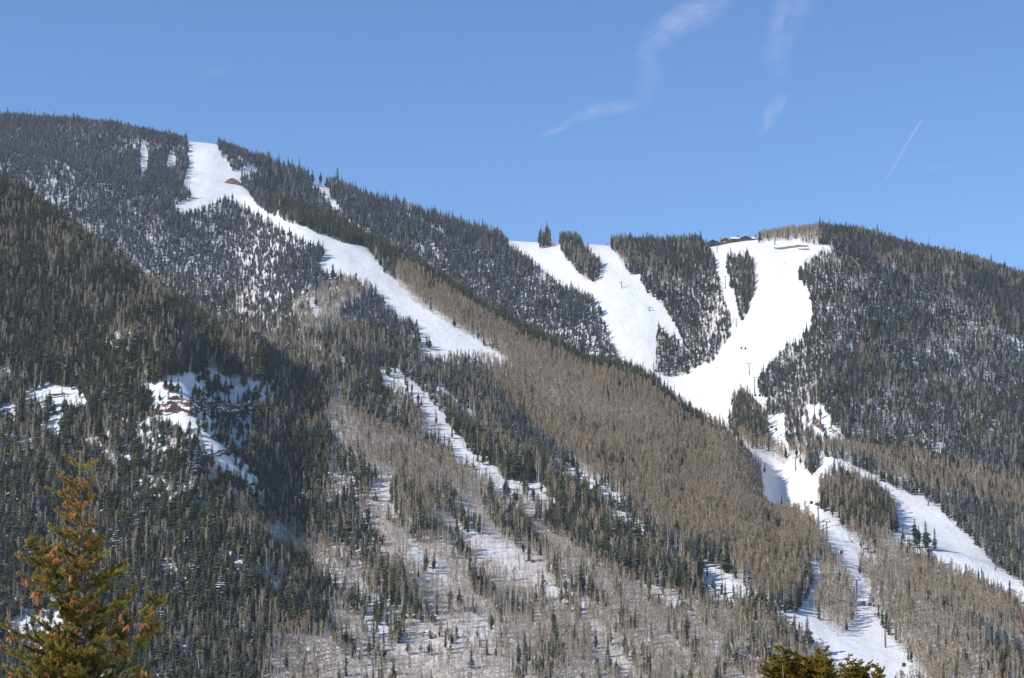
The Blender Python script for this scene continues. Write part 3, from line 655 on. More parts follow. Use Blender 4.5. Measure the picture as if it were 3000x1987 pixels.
# ------------------------------------------------------------------ rock
M_RED = simple('red_rock', (0.125, 0.060, 0.047), 0.9, var=0.4, bump=0.6, scale=0.35)
M_BROWN = simple('brown_earth', (0.165, 0.13, 0.10), 0.95, var=0.3, bump=0.5, scale=0.5)
def ledge_mat(name, c1, c2, bias):
    m, nt, b = mat(name); L = nt.links.new; b.inputs['Roughness'].default_value = 0.9; b.inputs['Specular IOR Level'].default_value = 0.1
    g = N(nt, 'ShaderNodeNewGeometry'); sx = N(nt, 'ShaderNodeSeparateXYZ'); L(g.outputs['Normal'], sx.inputs[0])
    def nz(scl, det):
        mp = N(nt, 'ShaderNodeMapping'); mp.inputs['Scale'].default_value = scl; L(g.outputs['Position'], mp.inputs['Vector'])
        x = N(nt, 'ShaderNodeTexNoise'); x.inputs['Scale'].default_value = 1.0; x.inputs['Detail'].default_value = det; L(mp.outputs[0], x.inputs['Vector']); return x.outputs['Fac']
    a = N(nt, 'ShaderNodeMath', operation='MULTIPLY_ADD'); L(nz((.12, .12, .75), 5), a.inputs[0]); a.inputs[1].default_value = 2.4; L(sx.outputs['Z'], a.inputs[2])
    r = N(nt, 'ShaderNodeMapRange'); r.inputs['From Min'].default_value = bias; r.inputs['From Max'].default_value = bias + .16; L(a.outputs[0], r.inputs['Value'])
    st = N(nt, 'ShaderNodeMix', data_type='RGBA'); st.inputs['A'].default_value = (*c1, 1); st.inputs['B'].default_value = (*c2, 1); L(nz((.05, .05, 1.6), 3), st.inputs['Factor'])
    mx = N(nt, 'ShaderNodeMix', data_type='RGBA'); L(r.outputs[0], mx.inputs['Factor']); L(st.outputs['Result'], mx.inputs['A']); mx.inputs['B'].default_value = (.8, .8, .82, 1); L(mx.outputs['Result'], b.inputs['Base Color'])
    return m
M_LEDGE = ledge_mat('red_rock_with_snow', (0.075, 0.044, 0.038), (0.15, 0.078, 0.060), 1.36)
M_SNOW = simple('fresh_snow', (0.86, 0.86, 0.87), 0.75, var=0.02, bump=0.2, scale=0.4)
def ledge(name, line, hgt, mats, label, cat, depth=7.0, seed=0, snowcap=True, top_wave=1.0):
    """a broken rock band standing out of the slope, each course stepped back, with snow lying on top"""
    rr = random.Random(seed); pts = []
    P = [at(*p) for p in line]; P = [p for p in P if p]
    path = []
    for a, b in zip(P[:-1], P[1:]):
        k = max(2, int((b - a).length / 1.0))
        for i in range(k): path.append(a.lerp(b, i / k))
    path.append(P[-1]); n_ = len(path); m = MB(); rows = 8
    V_ = []; ph = rr.uniform(0, 50)
    for i, p in enumerate(path):
        endf = min(1, min(i, n_ - 1 - i) / (0.12 * n_ + 1)) ** 0.6
        h = hgt * endf * (0.72 + 0.55 * float(fbm(i * 0.13 + ph, 0.3, seed, 3)) * top_wave + 0.25)
        zg = gz(p.x, p.y)
        for r in range(rows):
            f = r / (rows - 3) if r < rows - 2 else 1.0
            step = 0.9 * float(fbm(i * 0.35 + r * 3.1, r * 1.7 + ph, seed + 3, 2)) + 0.35 * math.sin(r * 2.4)
            if r < rows - 2: x, y, z = p.x, p.y - 1.8 + f * 1.4 + step, zg - 1.8 + (h + 1.8) * f
            else:
                back = (r - rows + 3) * depth * 0.5; y = p.y + back; x = p.x
                z = max(zg + h * (1 - 0.35 * (r - rows + 3)), gz(x, y) + (0.25 if r == rows - 2 else -1.5)) if r == rows - 2 else gz(x, y) - 1.0
            V_.append((x + rr.uniform(-.3, .3), y, z + rr.uniform(-.15, .15)))
    F_ = []; MI = []
    for i in range(n_ - 1):
        for r in range(rows - 1):
            F_.append((i * rows + r, (i + 1) * rows + r, (i + 1) * rows + r + 1, i * rows + r + 1))
            top = r >= rows - 3
            MI.append(1 if (snowcap and (top or float(fbm(i * .22 + ph, r * 1.3, seed + 9, 3)) > 0.16 + 0.05 * (r == 1))) else 0)
    if snowcap: mats = [M_LEDGE]; MI = None
    o = obj(name, V_, F_, mats, None, MI)
    return tag(o, label, cat)
ledge('cliff', [(455, 1208), (490, 1212), (520, 1205), (556, 1218), (580, 1212), (612, 1222)], 12, [M_RED, M_SNOW], 'dark red rock cliff band on the left half of the shaded snowy bowl', 'cliff', seed=3)
ledge('cliff', [(588, 1200), (600, 1188), (622, 1200), (636, 1192)], 8, [M_RED, M_SNOW], 'small red rock step above the gap in the red cliff bands', 'cliff', seed=9)
ledge('cliff', [(626, 1224), (660, 1218), (695, 1222), (730, 1212), (770, 1208)], 11, [M_RED, M_SNOW], 'dark red rock cliff band on the right half of the shaded snowy bowl', 'cliff', seed=4)
ledge('cliff', [(606, 1342), (640, 1336), (668, 1333), (690, 1330), (713, 1328)], 5.5, [M_RED, M_SNOW], 'thin red rock ledge crossing the snow below the big cliff', 'cliff', seed=5)
ledge('cliff', [(655, 1398), (680, 1402), (705, 1418), (730, 1430), (750, 1436)], 4, [M_RED, M_SNOW], 'low red rock ledge at the narrow foot of the bowl', 'cliff', seed=6)
ledge('cliff', [(0, 1222), (18, 1222), (38, 1226)], 5, [M_RED, M_SNOW], 'red rock ledge at the left edge of the near hill', 'cliff', seed=7)
ledge('cliff', [(135, 1160), (160, 1164), (185, 1158), (200, 1162)], 2.4, [M_RED, M_SNOW], 'thin red rock line in the snow clearing left of the bowl', 'cliff', seed=8)
ledge('cliff', [(180, 1204), (196, 1200), (215, 1206)], 4, [M_RED, M_SNOW], 'small rusty rock face under the left snow clearing', 'cliff', seed=18)
ledge('rock_outcrop', [(2372, 1256), (2385, 1248), (2400, 1256), (2410, 1268)], 9, [M_RED, M_SNOW], 'rusty rock outcrop in the snow patch below the right forest', 'rock', seed=10)
ledge('rock_outcrop', [(2424, 1262), (2440, 1268), (2456, 1282)], 4, [M_RED, M_SNOW], 'low rusty rock line at the right edge of the snow patch', 'rock', seed=11)
ledge('earth_bank', [(2266, 727), (2275, 730), (2290, 731), (2312, 727), (2340, 724), (2372, 722)], 2.6, [M_BROWN, M_SNOW], 'brown bare earth bank under the summit aspens right of the lodge', 'bank', seed=12, snowcap=False, depth=4)
ledge('earth_bank', [(2338, 731), (2356, 733), (2374, 732)], 1.8, [M_BROWN, M_SNOW], 'short brown earth bank below the right end of the longer one', 'bank', seed=13, snowcap=False, depth=3)
ledge('rock_outcrop', [(1230, 1862), (1245, 1856), (1262, 1860), (1275, 1868)], 2.5, [M_BROWN, M_SNOW], 'tan broken rocks on the eroded bank at the bottom', 'rock', seed=14)
ledge('rock_outcrop', [(1893, 1756), (1905, 1750), (1920, 1758)], 3, [M_BROWN, M_SNOW], 'grey boulder on the edge of the open aspen slope', 'rock', seed=15)
# dome of bare rock with a snow ramp at the fork of the upper run
def dome():
    a = at(660, 540); b = at(698, 540)
    if not (a and b): return
    c = (a + b) / 2; wd = (b - a).length / 2 * 1.05
    m = MB(); n_, rws = 22, 9; V_ = []; F_ = []; MI = []
    for r in range(rws):
        f = r / (rws - 1)
        for i in range(n_):
            t = i / (n_ - 1) * 2 - 1
            prof = (1 - abs(t) ** 1.7) * 9.5 * (1.0 - 0.25 * t * 0) + 0.3
            jit_ = 0.5 * float(fbm(i * .7, r * 1.3, 51, 2))
            V_.append((c.x + t * wd * (1 - .05 * f), c.y - 1 + f * 3.5 + jit_ * (1 if r < rws - 1 else 0), c.z - 2 + f * (prof + 2)))
    k0 = (rws - 1) * n_
    for i in range(n_):
        x, y, z = V_[k0 + i]; V_.append((x + 6, y + 22, max(gz(x + 6, y + 22) - 1, z - 8)))
    for r in range(rws):
        for i in range(n_ - 1):
            F_.append((r * n_ + i, r * n_ + i + 1, (r + 1) * n_ + i + 1, (r + 1) * n_ + i)); MI.append(1 if r == rws - 1 else 0)
    tag(obj('rock_outcrop', V_, F_, [simple('red_brown_earth', (0.17, 0.105, 0.075), 0.95, var=0.35, bump=0.6, scale=0.4), M_SNOW], None, MI), 'half-round brown rock face where the upper left run forks', 'rock')
dome()

# ------------------------------------------------------------------ buildings on the skyline
M_WOOD = simple('brown_wood_wall', (0.16, 0.10, 0.075), 0.8, var=0.3, scale=0.6)
M_REDW = simple('red_brown_wall', (0.13, 0.05, 0.04), 0.8, var=0.25, scale=0.6)
M_GLASS = simple('dark_window_glass', (0.03, 0.035, 0.045), 0.1, spec=0.6)
M_PALEGL = simple('window_painted_sky', (0.35, 0.38, 0.42), 0.15, spec=0.7)  # pale sky reflection painted into the pane colour
M_STONE = simple('chimney_stone', (0.24, 0.17, 0.14), 0.9, var=0.25, scale=1.0)
M_FASC = simple('dark_fascia', (0.09, 0.06, 0.05), 0.7)
M_STEEL = simple('grey_steel', (0.16, 0.15, 0.14), 0.5, 0.4, var=0.1)
M_RUST = simple('weathered_steel', (0.13, 0.10, 0.08), 0.7, 0.2, var=0.15)
def gable(parent, x0, x1, y0, y1, z0, eave, ridge, wallm, roofm, front=True, over=0.9, nm='roof', snow=True):
    """walls and pitched roof; front=True turns the gable to the viewer"""
    w_ = MB(); xm, ym = (x0 + x1) / 2, (y0 + y1) / 2
    if front:
        v = [(x0, y0, z0), (x1, y0, z0), (x1, y0, eave), (xm, y0, ridge - .2), (x0, y0, eave), (x0, y1, z0), (x1, y1, z0), (x1, y1, eave), (xm, y1, ridge - .2), (x0, y1, eave)]
        w_.add(v, [(0, 1, 2, 3, 4), (9, 8, 7, 6, 5), (0, 4, 9, 5), (1, 6, 7, 2)])
    else:
        v = [(x0, y0, z0), (x1, y0, z0), (x1, y1, z0), (x0, y1, z0), (x0, y0, eave), (x1, y0, eave), (x1, y1, eave), (x0, y1, eave), (x0, ym, ridge - .2), (x1, ym, ridge - .2)]
        w_.add(v, [(0, 1, 5, 4), (2, 3, 7, 6), (1, 2, 6, 9, 5), (3, 0, 4, 8, 7)])
    w_.build('wall', wallm, parent)
    r = MB(); t = 0.45; s = MB()
    def slab(pts, th, b):
        n_ = len(pts); b.add([(p[0], p[1], p[2] + th[0]) for p in pts] + [(p[0], p[1], p[2] + th[1]) for p in pts], [tuple(range(n_ - 1, -1, -1)), tuple(range(n_, 2 * n_))] + [(i, (i + 1) % n_, (i + 1) % n_ + n_, i + n_) for i in range(n_)])
    if front:
        k = (ridge - eave) / (xm - x0)
        A = [(x0 - over, y0 - over, eave - over * k), (xm, y0 - over, ridge), (xm, y1 + over, ridge), (x0 - over, y1 + over, eave - over * k)]
        B = [(xm, y0 - over, ridge), (x1 + over, y0 - over, eave - over * k), (x1 + over, y1 + over, eave - over * k), (xm, y1 + over, ridge)]
    else:
        k = (ridge - eave) / (ym - y0)
        A = [(x0 - over, y0 - over, eave - over * k), (x1 + over, y0 - over, eave - over * k), (x1 + over, ym, ridge), (x0 - over, ym, ridge)]
        B = [(x0 - over, ym, ridge), (x1 + over, ym, ridge), (x1 + over, y1 + over, eave - over * k), (x0 - over, y1 + over, eave - over * k)]
    slab(A, (0, t), r); slab(B, (0, t), r)
    ro = r.build(nm, roofm, parent)
    if snow:
        ins = lambda Q: [(p[0] + (0.25 if p[0] < xm else -0.25) * (abs(p[0] - xm) > .1), p[1] + (0.25 if p[1] < ym else -0.25) * (abs(p[1] - ym) > .1), p[2]) for p in Q]
        slab(ins(A), (t + .01, t + .6), s); slab(ins(B), (t + .01, t + .6), s)
        s.build('snow_layer', M_SNOW, ro)
    return ro
def window(parent, x, y, z, w_, h, glass=M_GLASS):
    f = MB(); t = 0.14
    for cx_, cz, a, b in ((x, z + h / 2, w_ + 2 * t, t), (x, z - h / 2, w_ + 2 * t, t), (x - w_ / 2 - t / 2, z, t, h - t), (x + w_ / 2 + t / 2, z, t, h - t), (x, z, t * .7, h - t)):
        f.box((cx_, y - 0.08, cz), (a, 0.16, b))
    fo = f.build('window', M_FASC, parent); g = MB(); g.box((x, y - 0.02, z), (w_, 0.06, h)); g.build('pane', glass, fo)
def skyline_base(sx, dist_back=6):
    s_ = sx
    p = at(sx, {2087: 724, 2155: 718, 2160: 718}.get(sx, 722)); 
    return p
_c = [int(np.argmin(np.abs(PXg[:, 330] - q_))) for q_ in (2090, 2130, 2170, 2210)]
YL = float(np.mean([Yfar[int(np.argmin(PYg[k_]))] for k_ in _c])) + 2
print('lodge ground', YL, [round(float(PYg[k_].min()), 1) for k_ in _c], [round(float(proj(x_, YL, gz(x_, YL))[1]), 1) for x_ in [float(ray(q_, 715)[0]) * YL for q_ in (2066, 2090, 2112, 2140, 2170, 2218)]])
def lx(sx): return float(ray(sx, 715)[0]) * YL
def lz(sy): return float(ray(2150, sy)[1]) * YL
g0 = min(gz(lx(2112), YL), gz(lx(2218), YL)) - 3
# main lodge
lodge = empty('ski_lodge', (lx(2180), YL, gz(lx(2180), YL))); inv = lodge.location.copy()
def loc(sx): return lx(sx) - inv.x
def loz(sy): return lz(sy) - inv.z
Z0 = g0 - inv.z
gable(lodge, loc(2142), loc(2216), 0, 17, Z0, loz(700.5), loz(693.5), M_WOOD, M_FASC, front=False)
ro = gable(lodge, loc(2169), loc(2199.5), -3.2, 9, Z0, loz(698.5), loz(692), M_WOOD, M_FASC, front=True)
for sx in (2147, 2153, 2159, 2165): window(lodge, loc(sx), 0, loz(704), 1.7, 2.0, M_GLASS)
for sx in (2174, 2179, 2184, 2189, 2194): window(lodge, loc(sx), -3.2, loz(700.5 if sx != 2184 else 699), 1.9, 2.6)
for sx in (2174, 2181, 2188, 2194): window(lodge, loc(sx), -3.2, loz(708), 1.8, 1.7)
for sx in (2204, 2209, 2213): window(lodge, loc(sx), 0, loz(703), 1.6, 2.2)
b_ = MB()
b_.box(((loc(2142) + loc(2167)) / 2, -1.4, loz(706.6)), (loc(2167) - loc(2142), 2.8, 0.3))
for k in range(7): b_.box((loc(2142.5 + k * 4), -2.7, loz(709.8)), (0.3, 0.3, 3.2)); 
b_.box(((loc(2142) + loc(2167)) / 2, -2.7, loz(704.6)), (loc(2167) - loc(2142), 0.12, 0.12)); b_.build('balcony', M_WOOD, lodge)
for sx, ww in ((2163, 2.2), (2214.5, 2.2), (2196, 1.2)):
    c_ = MB(); c_.box((loc(sx), 6 if sx < 2200 else 2, loz(694.5)), (ww, 1.8, 6.5)); c_.box((loc(sx), 6 if sx < 2200 else 2, loz(694.5) + 3.35), (ww + .5, 2.3, 0.2)); c_.build('chimney', M_STONE, lodge)
tag(lodge, 'long brown timber ski lodge with snowy roof and wide front gable', 'lodge')
# gabled wing
wing = empty('lodge_wing', (lx(2127), YL + 2, gz(lx(2127), YL + 2))); inv = wing.location.copy(); Z0 = g0 - inv.z
gable(wing, loc(2113), loc(2137.5), -3, 10, Z0, loz(704), loz(697.2), M_REDW, M_FASC, front=True, snow=True)
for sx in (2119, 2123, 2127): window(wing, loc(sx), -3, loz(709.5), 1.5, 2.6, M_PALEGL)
window(wing, loc(2132), -3, loz(709), 1.2, 2.0)
c_ = MB(); c_.box((loc(2113.5), 1, loz(703)), (1.9, 1.8, 7)); c_.box((loc(2113.5), 1, loz(703) + 3.6), (2.3, 2.2, 0.2)); c_.build('chimney', M_STONE, wing)
tag(wing, 'small red brown gabled house with pale windows between lodge and lift station', 'house')
# lift station
st = empty('lift_station', (lx(2090), YL + 1, gz(lx(2090), YL + 1))); inv = st.location.copy(); Z0 = g0 - 1 - inv.z
gable(st, loc(2066), loc(2110), -2, 12, Z0, loz(715.5), loz(703), M_REDW, simple('rust_red_roof', (0.15, 0.05, 0.04), 0.6, var=0.2), front=True, over=1.2, snow=False)
m = MB(); na = 10
arc = [(loc(2097.5) + 6.2 * math.cos(math.pi * k / na), loz(717) + 5.2 * math.sin(math.pi * k / na)) for k in range(na + 1)]
v = [(x, -2.15, z) for x, z in arc] + [(arc[-1][0], -2.15, loz(722)), (arc[0][0], -2.15, loz(722))]; v2 = [(x, -2.02, z) for x, y, z in v]; n_ = len(v)
m.add(v + v2, [tuple(range(n_)), tuple(range(2 * n_ - 1, n_ - 1, -1))] + [(i, i + n_, (i + 1) % n_ + n_, (i + 1) % n_) for i in range(n_)]); m.build('entrance_shade_panel', M_GLASS, st)  # dark panel on the wall stands in for the shade inside the opening
for sx in (2075, 2080, 2085): window(st, loc(sx), -2, loz(716), 1.3, 1.8)
m = MB(); m.box((loc(2073), -1, loz(712.2)), (7, 3, .5)); m.build('snow_patch', M_SNOW, st)
tag(st, 'rust red gabled lift station with dark arched opening left of the lodge', 'building')
# hut behind the trees and brown shed
def hut(sx, sy, wpx, hpx, name, label, cat, wm, snow):
    p = at(sx, sy + 1)
    if p is None: return
    p.y += 8; p.z = gz(p.x, p.y); pxm = p.y / FPX; e = empty(name, p)
    W_, H_ = wpx * pxm, hpx * pxm
    gable(e, -W_ / 2, W_ / 2, -3, 4, -3, H_ * .62, H_, wm, M_FASC, front=False, over=.6, snow=snow)
    window(e, -W_ * .2, -3, H_ * .35, 1.2, 1.2); window(e, W_ * .2, -3, H_ * .35, 1.2, 1.2)
    tag(e, label, cat)
hut(1812, 720, 26, 12, 'summit_hut', 'low hut with a snow covered roof behind the skyline firs of the middle forest', 'hut', M_WOOD, True)
hut(1717, 711, 13, 6, 'summit_shed', 'tiny brown shed on the skyline at the top of the left ski run', 'hut', M_REDW, False)
hut(1646, 706, 12, 7, 'summit_cabin', 'tiny reddish cabin on the skyline beside the tree clump', 'hut', M_REDW, False)

# ------------------------------------------------------------------ lift towers, cables, cabins
def tower(sx, sy, hpx, label, arm_px=9, double=False, tilt=0.0, thin=1.0):
    p = at(sx, sy)
    if p is None: return None
    px = p.y / FPX; H = hpx * px
    e = empty('lift_tower', p); e.rotation_euler = (0, tilt, 0)
    m = MB(); m.tube([(0, 0, -1.5), (0, 0, H * .5), (0, 0, H)], [0.55 * thin, 0.46 * thin, 0.36 * thin], 8); m.build('pole', M_RUST, e)
    A = max(2.6, arm_px * px / 2); m = MB(); m.box((0, 0, H + .15), (2 * A, 0.4, 0.42)); m.box((0, 0, H - .5), (0.9, 0.6, 0.6)); m.build('crossarm', M_STEEL, e)
    if double:
        m = MB(); m.box((0, 0, H + 2.4), (2 * A * .8, 0.22, 0.22))
        for s in (-1, 1): m.box((s * A * .8, 0, H + 1.3), (0.22, 0.22, 2.1)); m.box((s * A * .3, 0, H + 1.3), (0.16, 0.16, 2.1))
        m.build('lifting_frame', M_STEEL, e)
    for s in (-1, 1):
        m = MB(); m.box((s * A, 0, H + .05), (0.25, 5.0, 0.3))
        for k in range(6):
            y = -2.3 + k * .92; m.tube([(s * A - .12, y, H + .42), (s * A + .12, y, H + .42)], 0.27, 8)
        m.build('sheave_train', M_STEEL, e)
    m = MB()
    for k in range(int(H / 0.5)): m.box((0.62 * thin, 0, 0.3 + k * .5), (0.3, 0.05, 0.05))
    m.box((0.5 * thin + .3, 0.2, H / 2), (0.06, .06, H)); m.build('ladder', M_STEEL, e)
    tag(e, label, 'lift tower', 'lift towers'); e['top'] = 0; del e['top']
    return Vector((p.x, p.y, p.z + H)), A
G = []
for a in [(2101, 741, 30, 'gondola tower just below the rust red lift station', 8, False), (2125, 847, 38, 'thin gondola tower left of the narrow tree strip', 4, False), (2157, 959, 25, 'short gondola tower just below the tip of the narrow tree strip', 5, False),
          (2195, 1100, 34, 'gondola tower with wide double arms alone on the white run', 11, True), (2211, 1157, 52, 'tall gondola tower at the edge of the forest above the dark tree clump', 9, False),
          (2242, 1221, 38, 'gondola tower among snow patches right of the dark tree clump', 6, False), (2331, 1380, 38, 'gondola tower beside the steep shaded snow bank', 6, False),
          (2398, 1557, 78, 'tallest gondola tower rising from behind the aspens', 12, True), (2423, 1585, 55, 'gondola tower standing free on the narrow run', 12, True),
          (2510, 1747, 46, 'gondola tower in the middle of the straight lower run', 14, True), (2594, 1897, 64, 'lowest gondola tower at the right edge of the run', 8, False)]:
    r_ = tower(*a)
    if r_: G.append(r_)
C2 = []
for a in [(1724, 735, 22, 'chairlift tower at the top of the left run beside the tree clump', 9, False), (1822, 845, 18, 'dark T shaped chairlift tower alone on the left run', 9, False, -0.12), (1902, 912, 10, 'small chairlift post beside the middle forest on the left run', 4, False), (2078, 1066, 26, 'right one of two thin posts below the middle forest', 4, False), (2068, 1060, 18, 'left one of two thin posts below the middle forest', 4, False)]:
    r_ = tower(*a)
    if r_: C2.append(r_)
for a in [(2718, 1482, 22, 'leaning chairlift tower at the top of the right run', 7, False, 0.28), (2915, 1671, 19, 'leaning chairlift tower low on the right run', 5, False, 0.28),
          (1560, 704, 5, 'tiny post on the snowy skyline left of the tree clump', 4, False), (1780, 720, 5, 'tiny post on the snowy skyline left of the middle forest', 4, False)]: tower(*a)
def cable(pts, side, label):
    m = MB()
    for (a, A), (b, B) in zip(pts[:-1], pts[1:]):
        seg = []; n_ = 12
        for i in range(n_ + 1):
            t = i / n_; q = a.lerp(b, t); q.x += side * (A * (1 - t) + B * t); q.z += .6 - 4 * t * (1 - t) * (a - b).length * 0.018
            if q.z < gz(q.x, q.y) + 4: q.z = gz(q.x, q.y) + 4
            seg.append(q)
        m.tube(seg, 0.045, 4)
    tag(m.build('lift_cable', M_STEEL), label, 'cable', 'lift cables')
cable(G, -1, 'left haul cable of the gondola running down the tower line'); cable(G, 1, 'right haul cable of the gondola running down the tower line')
cable(C2[:3], -1, 'left haul cable of the chairlift on the left run'); cable(C2[:3], 1, 'right haul cable of the chairlift on the left run')
M_CAB = simple('cabin_paint', (0.16, 0.04, 0.035), 0.35, var=0.05, spec=0.5)
def cabin_mesh():
    parts = []
    b = MB(); n_ = 12
    def ringz(z, rx, ry): return [(rx * math.copysign(abs(math.cos(t)) ** .6, math.cos(t)), ry * math.copysign(abs(math.sin(t)) ** .6, math.sin(t)), z) for t in [2 * math.pi * k / n_ for k in range(n_)]]
    def loft(b, rs):
        v = [p for r_ in rs for p in ringz(*r_)]; f = [(i * n_ + k, i * n_ + (k + 1) % n_, (i + 1) * n_ + (k + 1) % n_, (i + 1) * n_ + k) for i in range(len(rs) - 1) for k in range(n_)]
        b.add(v, f + [tuple(range(n_ - 1, -1, -1)), tuple(range((len(rs) - 1) * n_, len(rs) * n_))])
    loft(b, [(-2.9, .75, .8), (-2.7, 1.05, 1.1), (-1.9, 1.15, 1.2)]); g = MB(); loft(g, [(-1.895, 1.12, 1.17), (-0.95, 1.0, 1.05)])
    t = MB(); loft(t, [(-0.945, 1.1, 1.15), (-.8, 1.0, 1.05), (-.65, .6, .65)]); h = MB(); h.tube([(0, 0, -.66), (0.25, 0, .2), (0.25, 0, 1.2), (0, 0, 1.9)], 0.07, 5); h.box((0, 0, 1.95), (.25, .8, .25))
    return [('body', b, M_CAB), ('window_band', g, M_GLASS), ('roof', t, M_STEEL), ('hanger', h, M_STEEL)]
cab = [(nm, b.build(nm, m_, link=False).data) for nm, b, m_ in cabin_mesh()]
for sx, sy, lab in [(2172, 1019, 'left one of the two gondola cabins over the wide white run'), (2184, 1020, 'right one of the two gondola cabins over the wide white run'), (2377, 1471, 'gondola cabin hanging free left of the tallest tower'), (2394, 1476, 'gondola cabin just above the head of the tallest tower'),
                    (2465, 1617, 'gondola cabin over the tree shadows of the narrow run'), (2530, 1765, 'gondola cabin over the straight run right of its tower'), (2548, 1769, 'gondola cabin against the aspens right of the straight run'), (2648, 1946, 'upper gondola cabin over the run beside the lower right aspens'), (2642, 1971, 'lowest gondola cabin at the bottom edge'),
                    (2213, 1157, 'left small cabin at the foot of the tall tower by the forest'), (2226, 1157, 'right small cabin at the foot of the tall tower by the forest'), (2261, 1250, 'upper cabin over the patchy snow right of the dark clump'), (2274, 1257, 'lower cabin over the patchy snow right of the dark clump')]:
    p = at(sx, sy + 26)
    if p is None: continue
    a_, b_2 = ray(sx, sy); Yc = p.y - 10; e = empty('gondola_cabin', (float(a_) * Yc, Yc, float(b_2) * Yc + 1.6), random.uniform(-.4, .4))
    e.scale = (1.15,) * 3
    for nm, d in cab:
        o = bpy.data.objects.new(nm, d); COL.objects.link(o); o.parent = e
    tag(e, lab, 'gondola cabin', 'gondola cabins on the cable')
# radio mast
p = at(2724, 752) or at(2724, 760)
mast = empty('radio_mast', (p.x, p.y + 6, gz(p.x, p.y + 6))); Hm = mast.location.z; top = float(ray(2724, 694)[1]) * mast.location.y - Hm
m = MB()
for k in range(3):
    a = 2.09 * k; m.tube([(.55 * math.cos(a), .55 * math.sin(a), -1), (.3 * math.cos(a), .3 * math.sin(a), top)], .07, 4)
for k in range(int(top / 1.2)):
    z = k * 1.2; m.tube([(.5, 0, z), (-.25, .43, z + .6), (-.25, -.43, z + 1.2)], .04, 3)
m.build('lattice', M_STEEL, mast)
m = MB(); m.tube([(0, 0, top), (0, 0, top + 1.6)], .55, 8); m.build('antenna_drum', simple('yellow_drum', (.55, .42, .18), .5), mast)
tag(mast, 'slim radio mast with a yellowish head above the right ridge forest', 'mast')

# ------------------------------------------------------------------ skiers
def skier_mesh(turn):
    me_ = bpy.data.meshes.new('person'); bm_2 = bmesh.new(); lay_ = bm_2.verts.layers.skin.verify()
    J = [((0, 0, .98), .16), ((0, -.06, 1.2), .15), ((0, -.12, 1.42), .17), ((0, -.15, 1.56), .07), ((0, -.17, 1.70), .11), ((0, -.17, 1.82), .08),
         ((.12, 0, .9), .11), ((.17, -.16, .52), .085), ((.18, .02, .12), .06), ((.18, -.16, .05), .05), ((-.12, 0, .9), .11), ((-.17, -.16, .52), .085), ((-.18, .02, .12), .06), ((-.18, -.16, .05), .05),
         ((.22, -.12, 1.4), .075), ((.34, -.2, 1.16), .055), ((.30, -.42, 1.05), .045), ((-.22, -.12, 1.4), .075), ((-.34, -.2, 1.16), .055), ((-.30, -.42, 1.05), .045)]
    E = [(0, 1), (1, 2), (2, 3), (3, 4), (4, 5), (0, 6), (6, 7), (7, 8), (8, 9), (0, 10), (10, 11), (11, 12), (12, 13), (2, 14), (14, 15), (15, 16), (2, 17), (17, 18), (18, 19)]
    vs = []
    for (c_, r_) in J:
        v = bm_2.verts.new(c_); v[lay_].radius = (r_, r_); v[lay_].use_root = len(vs) == 0; vs.append(v)
    for a, b in E: bm_2.edges.new((vs[a], vs[b]))
    bm_2.to_mesh(me_); bm_2.free(); return me_
sk_me = skier_mesh(0)
skm = MB()
for s in (-1, 1):
    skm.box((s * .18, -.1, .02), (.09, 1.7, .03)); skm.tube([(s * .18, -.95, .02), (s * .18, -1.08, .12)], .04, 4)
ski_d = skm.build('skis', simple('ski_top', (.1, .1, .13), .4), link=False).data
pom = MB()
for s in (-1, 1): pom.tube([(s * .30, -.42, 1.08), (s * .42, -.1, .1)], .012, 4)
pole_d = pom.build('ski_poles', M_STEEL, link=False).data
def skier(sx, sy, col, label):
    p = at(sx, sy)
    if p is None: return
    e = empty('person', p, random.uniform(0, 6)); o = bpy.data.objects.new('body', sk_me.copy()); COL.objects.link(o); o.parent = e
    o.data.materials.append(simple('ski_suit', col, .8)); o.modifiers.new('s', 'SKIN'); sb = o.modifiers.new('u', 'SUBSURF'); sb.levels = 1; sb.render_levels = 1
    for nm, d in (('skis', ski_d), ('ski_poles', pole_d)):
        k = bpy.data.objects.new(nm, d); COL.objects.link(k); k.parent = e
    tag(e, label, 'skier', 'skiers on the runs')
for sx, sy, c, l in [(2298, 772, (.05, .05, .07), 'tiny dark skier highest on the wide white run'), (2288, 806, (.06, .06, .1), 'tiny dark skier second from the top on the wide white run'), (2257, 869, (.05, .05, .05), 'tiny dark skier halfway down the wide white run'),
                     (2089, 1108, (.06, .06, .08), 'tiny dark skier on the run left of the double armed tower'), (2049, 1158, (.05, .05, .06), 'tiny dark skier at the bend of the wide run'), (1347, 986, (.06, .06, .09), 'tiny dark skier near the right edge of the left run'),
                     (2395, 1437, (.6, .05, .04), 'skier in red on the cat road beside the grove'), (1411, 444, (.05, .05, .08), 'person near the skyline'), (613, 445, (.05, .05, .08), 'tiny dark skier at the top of the upper left run'),
                     (1798, 814, (.06, .06, .08), 'tiny dark skier above the T shaped tower'), (1852, 864, (.06, .06, .08), 'tiny dark skier below the T shaped tower')]:
    if sx != 1411: skier(sx, sy, c, l)

